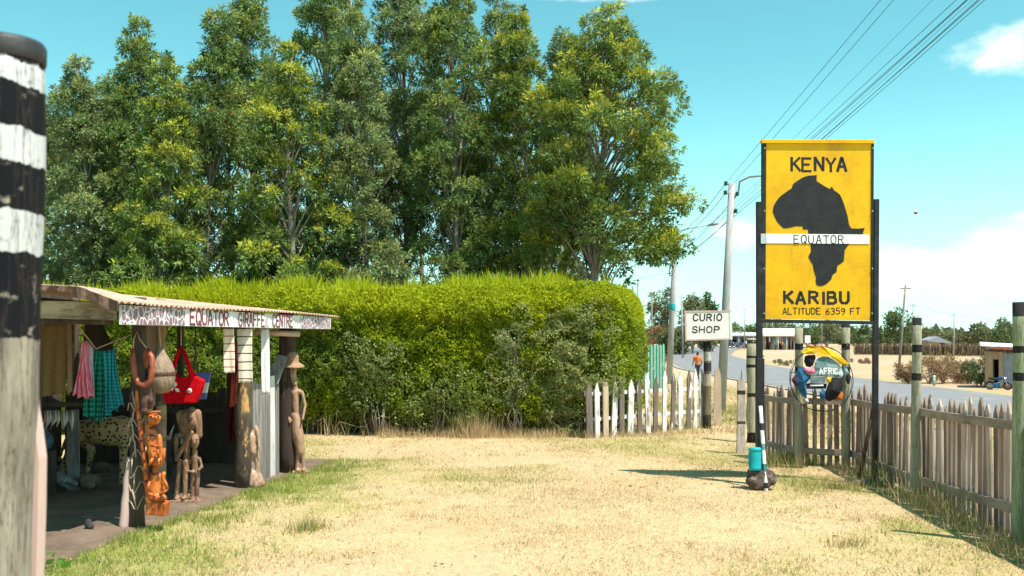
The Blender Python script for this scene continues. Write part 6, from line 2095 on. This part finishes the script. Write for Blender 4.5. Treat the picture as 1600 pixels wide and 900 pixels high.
# brush fence
bf = empty('brush_fence', at(1440, 150), 'long dry brush fence at the back of the sandy ground', 'fence')
Vs, Fs, k0 = [], [], 0
ba, bb_ = at(1335, 150), at(1660, 138)
n = 5200
t = rng.uniform(0, 1, n)
bx = ba.x + (bb_.x - ba.x) * t
by = ba.y + (bb_.y - ba.y) * t + rng.normal(0, .12, n)
C = np.stack([bx, by, gz(bx, by)], 1)
D = np.stack([rng.normal(0, .12, n), rng.normal(0, .05, n), np.ones(n)], 1)
col = np.array((.15, .105, .07)) * (1 - rng.uniform(0, 1, (n, 1))) + np.array((.36, .27, .19)) * rng.uniform(0, 1, (n, 1))
V, Fc, cc = leaves(C, D, rng.uniform(1.1, 2.2, n) * (.7 + .5 * fbm(bx, by, 6, 2)), rng.uniform(.05, .16, n), col, .05)
np_mesh('brush', V, Fc, M['grass'], cc, bf)
for k in range(22):
    q = ba.lerp(bb_, k / 21)
    q.z = gh(q.x, q.y)
    MB().tube([q + Vector((0, -.15, -.1)), q + Vector((.05, -.15, 1.8))], .07, 6).build('stake', 'dryfence', bf)
p_ = at(1461, 147)
tag(MB().prism([p_ + Vector(v) for v in ((-1.3, 0, 0), (1.3, 0, 0), (1.25, 0, 1.0), (.3, 0, 1.25), (-.9, 0, 1.2), (-1.3, 0, .9))], (0, .25, 0)).build('pale_wall', pm('pale_block_wall', (.46, .43, .41), (.36, .34, .32), 3, .9), None, p_), 'short pale grey wall standing in the brush fence', 'wall')
c = at(1462, 160)
ht_ = empty('farm_hut', c, 'small hut with a pale pitched roof just behind the brush fence', 'hut')
MB().box(c + Vector((0, 0, .9)), (3.2, 3, 1.9)).build('wall', 'shedwood', ht_)
MB().prism([c + Vector(v) for v in ((-2.0, -1.8, 1.9), (2.0, -1.8, 1.5), (2.0, -1.8, 1.6), (-.4, -1.8, 2.7), (-2.0, -1.8, 2.1))], (0, 3.6, 0)).build('roof', 'wallplaster', ht_)
MB().box(c + Vector((.4, -1.52, .85)), (.8, .06, 1.7)).build('door', 'doordark', ht_)

# tin shack beside the road
c = at(1572, 67.5)
c.z -= .05
sk = empty('tin_shack', c, 'small wooden and tin roadside shack with a dark doorway, at the right edge', 'shack')
u = lambda px: (px - 1572) / F * 67.5
MB().box(c + Vector((u(1546.5), 1.2, 1.32)), (u(1552) - u(1541), 2.6, 2.64)).build('board_wall', 'shedwood', sk)
MB().box(c + Vector((u(1564.2), 1.2, 1.32)), (u(1567.4) - u(1561), 2.6, 2.64)).build('board_wall', 'shedwood', sk)
MB().box(c + Vector((u(1556.5), .02, 2.36)), (u(1561) - u(1552) - .004, .06, .56)).build('lintel', 'shedwood', sk)
MB().box(c + Vector((u(1556.5), 2.3, 1.2)), (u(1561) - u(1552) - .004, .06, 2.4)).build('back_wall', 'doordark', sk)
MB().box(c + Vector((u(1552.8), .03, 1.04)), (.07, .10, 2.08)).build('door_frame', 'darkwood', sk)
MB().box(c + Vector((u(1554), .45, 1.03)), (.05, .85, 2.0)).build('door', 'darkwood', sk)
bt = MB()
x0 = u(1567.5)
for k in range(44):
    xa = x0 + k * .055
    bt.add([(c.x + xa, c.y - .04 + .02 * (k % 2), c.z), (c.x + xa + .055, c.y - .04 + .02 * ((k + 1) % 2), c.z), (c.x + xa + .055, c.y - .04 + .02 * ((k + 1) % 2), c.z + 2.5), (c.x + xa, c.y - .04 + .02 * (k % 2), c.z + 2.5)], [(0, 1, 2, 3)])
o = bt.build('sheet_wall', 'wallplaster', sk)
s_ = o.modifiers.new('t', 'SOLIDIFY')
s_.thickness = .02
MB().box(c + Vector((x0 + 1.2, 1.3, 1.22)), (2.36, 2.4, 2.44)).build('inner_wall', 'wallplaster', sk)
MB().prism([c + Vector(v) for v in ((u(1533), -.6, 3.02), (u(1533), 2.8, 3.25), (u(1625), 2.8, 3.02), (u(1625), -.6, 2.72))], (0, 0, .06)).build('roof', 'greyroof', sk)
MB().prism([c + Vector(v) for v in ((u(1545), -.64, 2.88), (u(1622), -.64, 2.66), (u(1622), -.64, 2.86), (u(1558), -.64, 3.02))], (0, .035, 0)).build('red_fascia', 'redroof', sk)
MB().bar(c + Vector((u(1541), -.1, 2.72)), c + Vector((u(1618), -.1, 2.60)), .12, .08).build('beam', 'darkwood', sk)
sk.rotation_euler = (0, 0, R(-25))
sk.scale = (.93, 1, 1)


def motorcycle():
    """a small street motorcycle standing along X, front to +X, on its stand"""
    t = empty('motorcycle', (0, 0, 0), 'blue motorcycle parked against the tin shack', 'motorcycle')
    for x_ in (-.62, .62):
        ring = [Vector((x_ + .27 * math.cos(a * math.pi / 12), 0, .31 + .27 * math.sin(a * math.pi / 12))) for a in range(25)]
        tyre = MB().tube(ring, .05, 8, cap=False).build('wheel', 'rubber', t)
        r2 = [Vector((x_ + .215 * math.cos(a * math.pi / 12), 0, .31 + .215 * math.sin(a * math.pi / 12))) for a in range(25)]
        bm_ = MB().tube(r2, .022, 6, cap=False)
        for k in range(5):
            a = k * 2 * math.pi / 5
            bm_.tube([(x_, 0, .31), (x_ + .21 * math.cos(a), 0, .31 + .21 * math.sin(a))], .012, 5)
        bm_.lathe((x_, .05, .31), [(.06, 0), (.06, .10)], 10, axis=(0, -1, 0))
        bm_.build('rim', 'redrim' if x_ > 0 else 'chrome', tyre)
    MB().tube([(.62, -.07, .31), (.50, -.07, .66), (.40, -.07, 1.0)], .024, 7).tube([(.62, .07, .31), (.50, .07, .66), (.40, .07, 1.0)], .024, 7).build('fork', 'chrome', t)
    MB().tube([(.36, -.36, 1.04), (.42, -.2, 1.06), (.40, 0, 1.0), (.42, .2, 1.06), (.36, .36, 1.04)], .016, 7).build('handlebar', 'steel', t)
    for s_ in (-1, 1):
        MB().tube([(.40, .25 * s_, 1.06), (.41, .30 * s_, 1.22)], .008, 5).ell((.41, .32 * s_, 1.25), (.02, .06, .035)).build('mirror', 'rubber', t)
    MB().lathe((.48, 0, .92), [(.05, -.06), (.085, 0), (.09, .05), (.02, .06)], 14, axis=(1, 0, 0)).build('headlight', 'chrome', t)
    MB().tube([(.40, 0, .95), (.05, 0, .80), (-.35, 0, .74), (-.72, 0, .78)], .028, 7).tube([(.38, 0, .80), (.12, 0, .36), (-.25, 0, .34), (-.62, 0, .31)], .024, 7).build('frame', 'steel', t)
    blob('engine', [('b', (.02, 0, .44), (.30, .22, .22)), ('c', (.05, 0, .48), (.12, 0, .62), .09, .10)], .025, 'steel', t, None, 1)
    blob('tank', [('c', (-.08, 0, .86), (.24, 0, .92), .11, .13), ('e', (.08, 0, .90), (.22, .13, .11))], .025, 'bluetank', t, None, 3)
    blob('seat', [('c', (-.18, 0, .84), (-.62, 0, .88), .10, .10), ('e', (-.40, 0, .85), (.34, .13, .07))], .025, 'rubber', t, None, 2)
    MB().tube([(.58 + .30 * math.cos(R(a)), 0, .33 + .30 * math.sin(R(a))) for a in range(30, 140, 12)], .05, 6).build('front_mudguard', 'bluetank', t)
    MB().tube([(-.62 + .31 * math.cos(R(a)), 0, .33 + .31 * math.sin(R(a))) for a in range(60, 190, 12)], .055, 6).build('rear_mudguard', 'rubber', t)
    MB().tube([(.08, -.13, .36), (-.2, -.15, .30), (-.78, -.16, .36)], [.022, .026, .042], 8).build('exhaust', 'chrome', t)
    MB().box((-.78, 0, .80), (.05, .14, .07)).build('tail_light', 'redrim', t)
    MB().tube([(-.05, .08, .34), (-.08, .24, .0)], .012, 5).build('stand', 'steel', t)
    return t


mc = motorcycle()
q = at(1560.5, 65.6)
mc.location = q
mc.rotation_euler = (0, 0, R(-32))
mc.scale = (.88, .88, .88)
cov = cloth('bike_cover', 'bright blue cloth lying over the motorcycle seat', 'cover', (1552, 599), (1562, 597), (1551, 607), (1562, 606), 65.3, 'turqcheck', 2, .05, 10, 6, thick=.05)
cov.data.materials[0] = M['bluetank']
for i, (px_, Y, rz_, lab) in enumerate(((1142, 205, 70, 'far motorcycle leftmost in the line before the white market roof'), (1148, 203, 80, 'far motorcycle second in the line before the white market roof'), (1154, 206, 95, 'far motorcycle third in the line before the white market roof'), (1160, 204, 75, 'far motorcycle rightmost in the line before the white market roof'))):
    m2 = copy_tree(mc)
    m2.location = at(px_, Y)
    m2.rotation_euler = (0, 0, R(rz_ - 60))
    m2.scale = (1.15, 1.15, 1.15)
    m2['label'] = lab
    m2['group'] = 'motorcycles waiting at the far market'
for (px_, Y, rot, sh, lab) in ((1139, 200, 40, 'trousers', 'dark-clothed person standing left of the far motorcycles'), (1166, 200, 10, 'whiteshirt', 'person in white standing right of the far motorcycles'),
                               (1203, 176, 0, 'maroonc', 'person in dark red at the left end of the market veranda'), (1222, 176, 160, 'orangeshirt', 'person in orange in the middle of the market veranda'), (1212, 177, 30, 'blueshirt', 'person in blue on the market veranda')):
    person(lab, at(px_, Y), R(rot), sh, .05, .05, 'people at the far market')

# far market buildings
def market(px0, px1, Y, yroof, ywall, label, roofm, wallm, nposts, goods):
    c = at((px0 + px1) / 2, Y)
    w_ = (px1 - px0) / F * Y
    t = empty('market_building', c, label, 'building')
    zt, zw = P(0, yroof, Y).z - c.z, P(0, ywall, Y).z - c.z
    MB().box(c + Vector((0, 2.6, zw / 2)), (w_, 4, zw)).build('wall', wallm, t)
    MB().prism([c + Vector(v) for v in ((-w_ / 2 - .6, -1.6, zw - .15), (-w_ / 2 - .6, -1.6, zw + .25), (-w_ / 2 + .4, 2.6, zt), (-w_ / 2 + .4, 5, zw))], (w_ + 1.0, 0, 0)).build('roof', roofm, t)
    for k in range(nposts):
        x_ = -w_ / 2 + w_ * k / (nposts - 1)
        MB().tube([c + Vector((x_, -1.3, -.1)), c + Vector((x_, -1.3, zw))], .09, 6).build('veranda_post', 'whiteshirt' if k % 2 else 'beam', t)
    for k in range(3):
        x_ = -w_ / 2 + w_ * (k + .5) / 3
        MB().box(c + Vector((x_, .57, 1.0)), (.95, .06, 2.0)).build('door', 'doordark', t)
    for k in range(goods):
        x_ = -w_ / 2 + .5 + (w_ - 1) * k / max(1, goods - 1)
        hh = random.uniform(.9, 1.5)
        cc0 = c + Vector((x_, -.9, zw - .3))
        o = MB().prism([cc0 + Vector(v) for v in ((-.22, 0, 0), (.22, 0, 0), (.25, .05, -hh), (-.24, .05, -hh * .95))], (0, .08, 0)).build('hanging_cloth', ['maroonc', 'bluecloth', 'statue', 'clothgrey', 'barewood', 'turqcheck'][k % 6], None, cc0)
        tag(o, 'bright garment hung along the veranda of the cream-roofed market', 'garment', 'garments hung at the far market')
    return t


market(1193, 1246, 182, 513, 524, 'long low market building with a cream roof and open veranda', 'creamroof', 'creamwall', 9, 10)
market(1141, 1186, 212, 518, 524, 'low stall with a white roof behind the far motorcycles', 'greyroof', 'wallplaster', 5, 0)
sgn = at(1262, 170)
t = empty('far_signboard', sgn, 'small blank white board on a post behind the patchwork hoop', 'sign')
MB().tube([sgn + Vector((0, 0, -.1)), P(1262, 536, 170)], .08, 6).build('post', 'steel', t)
MB().box(P(1262, 530, 170), (1.0, .08, 1.35)).build('board', 'whiteshirt', t)
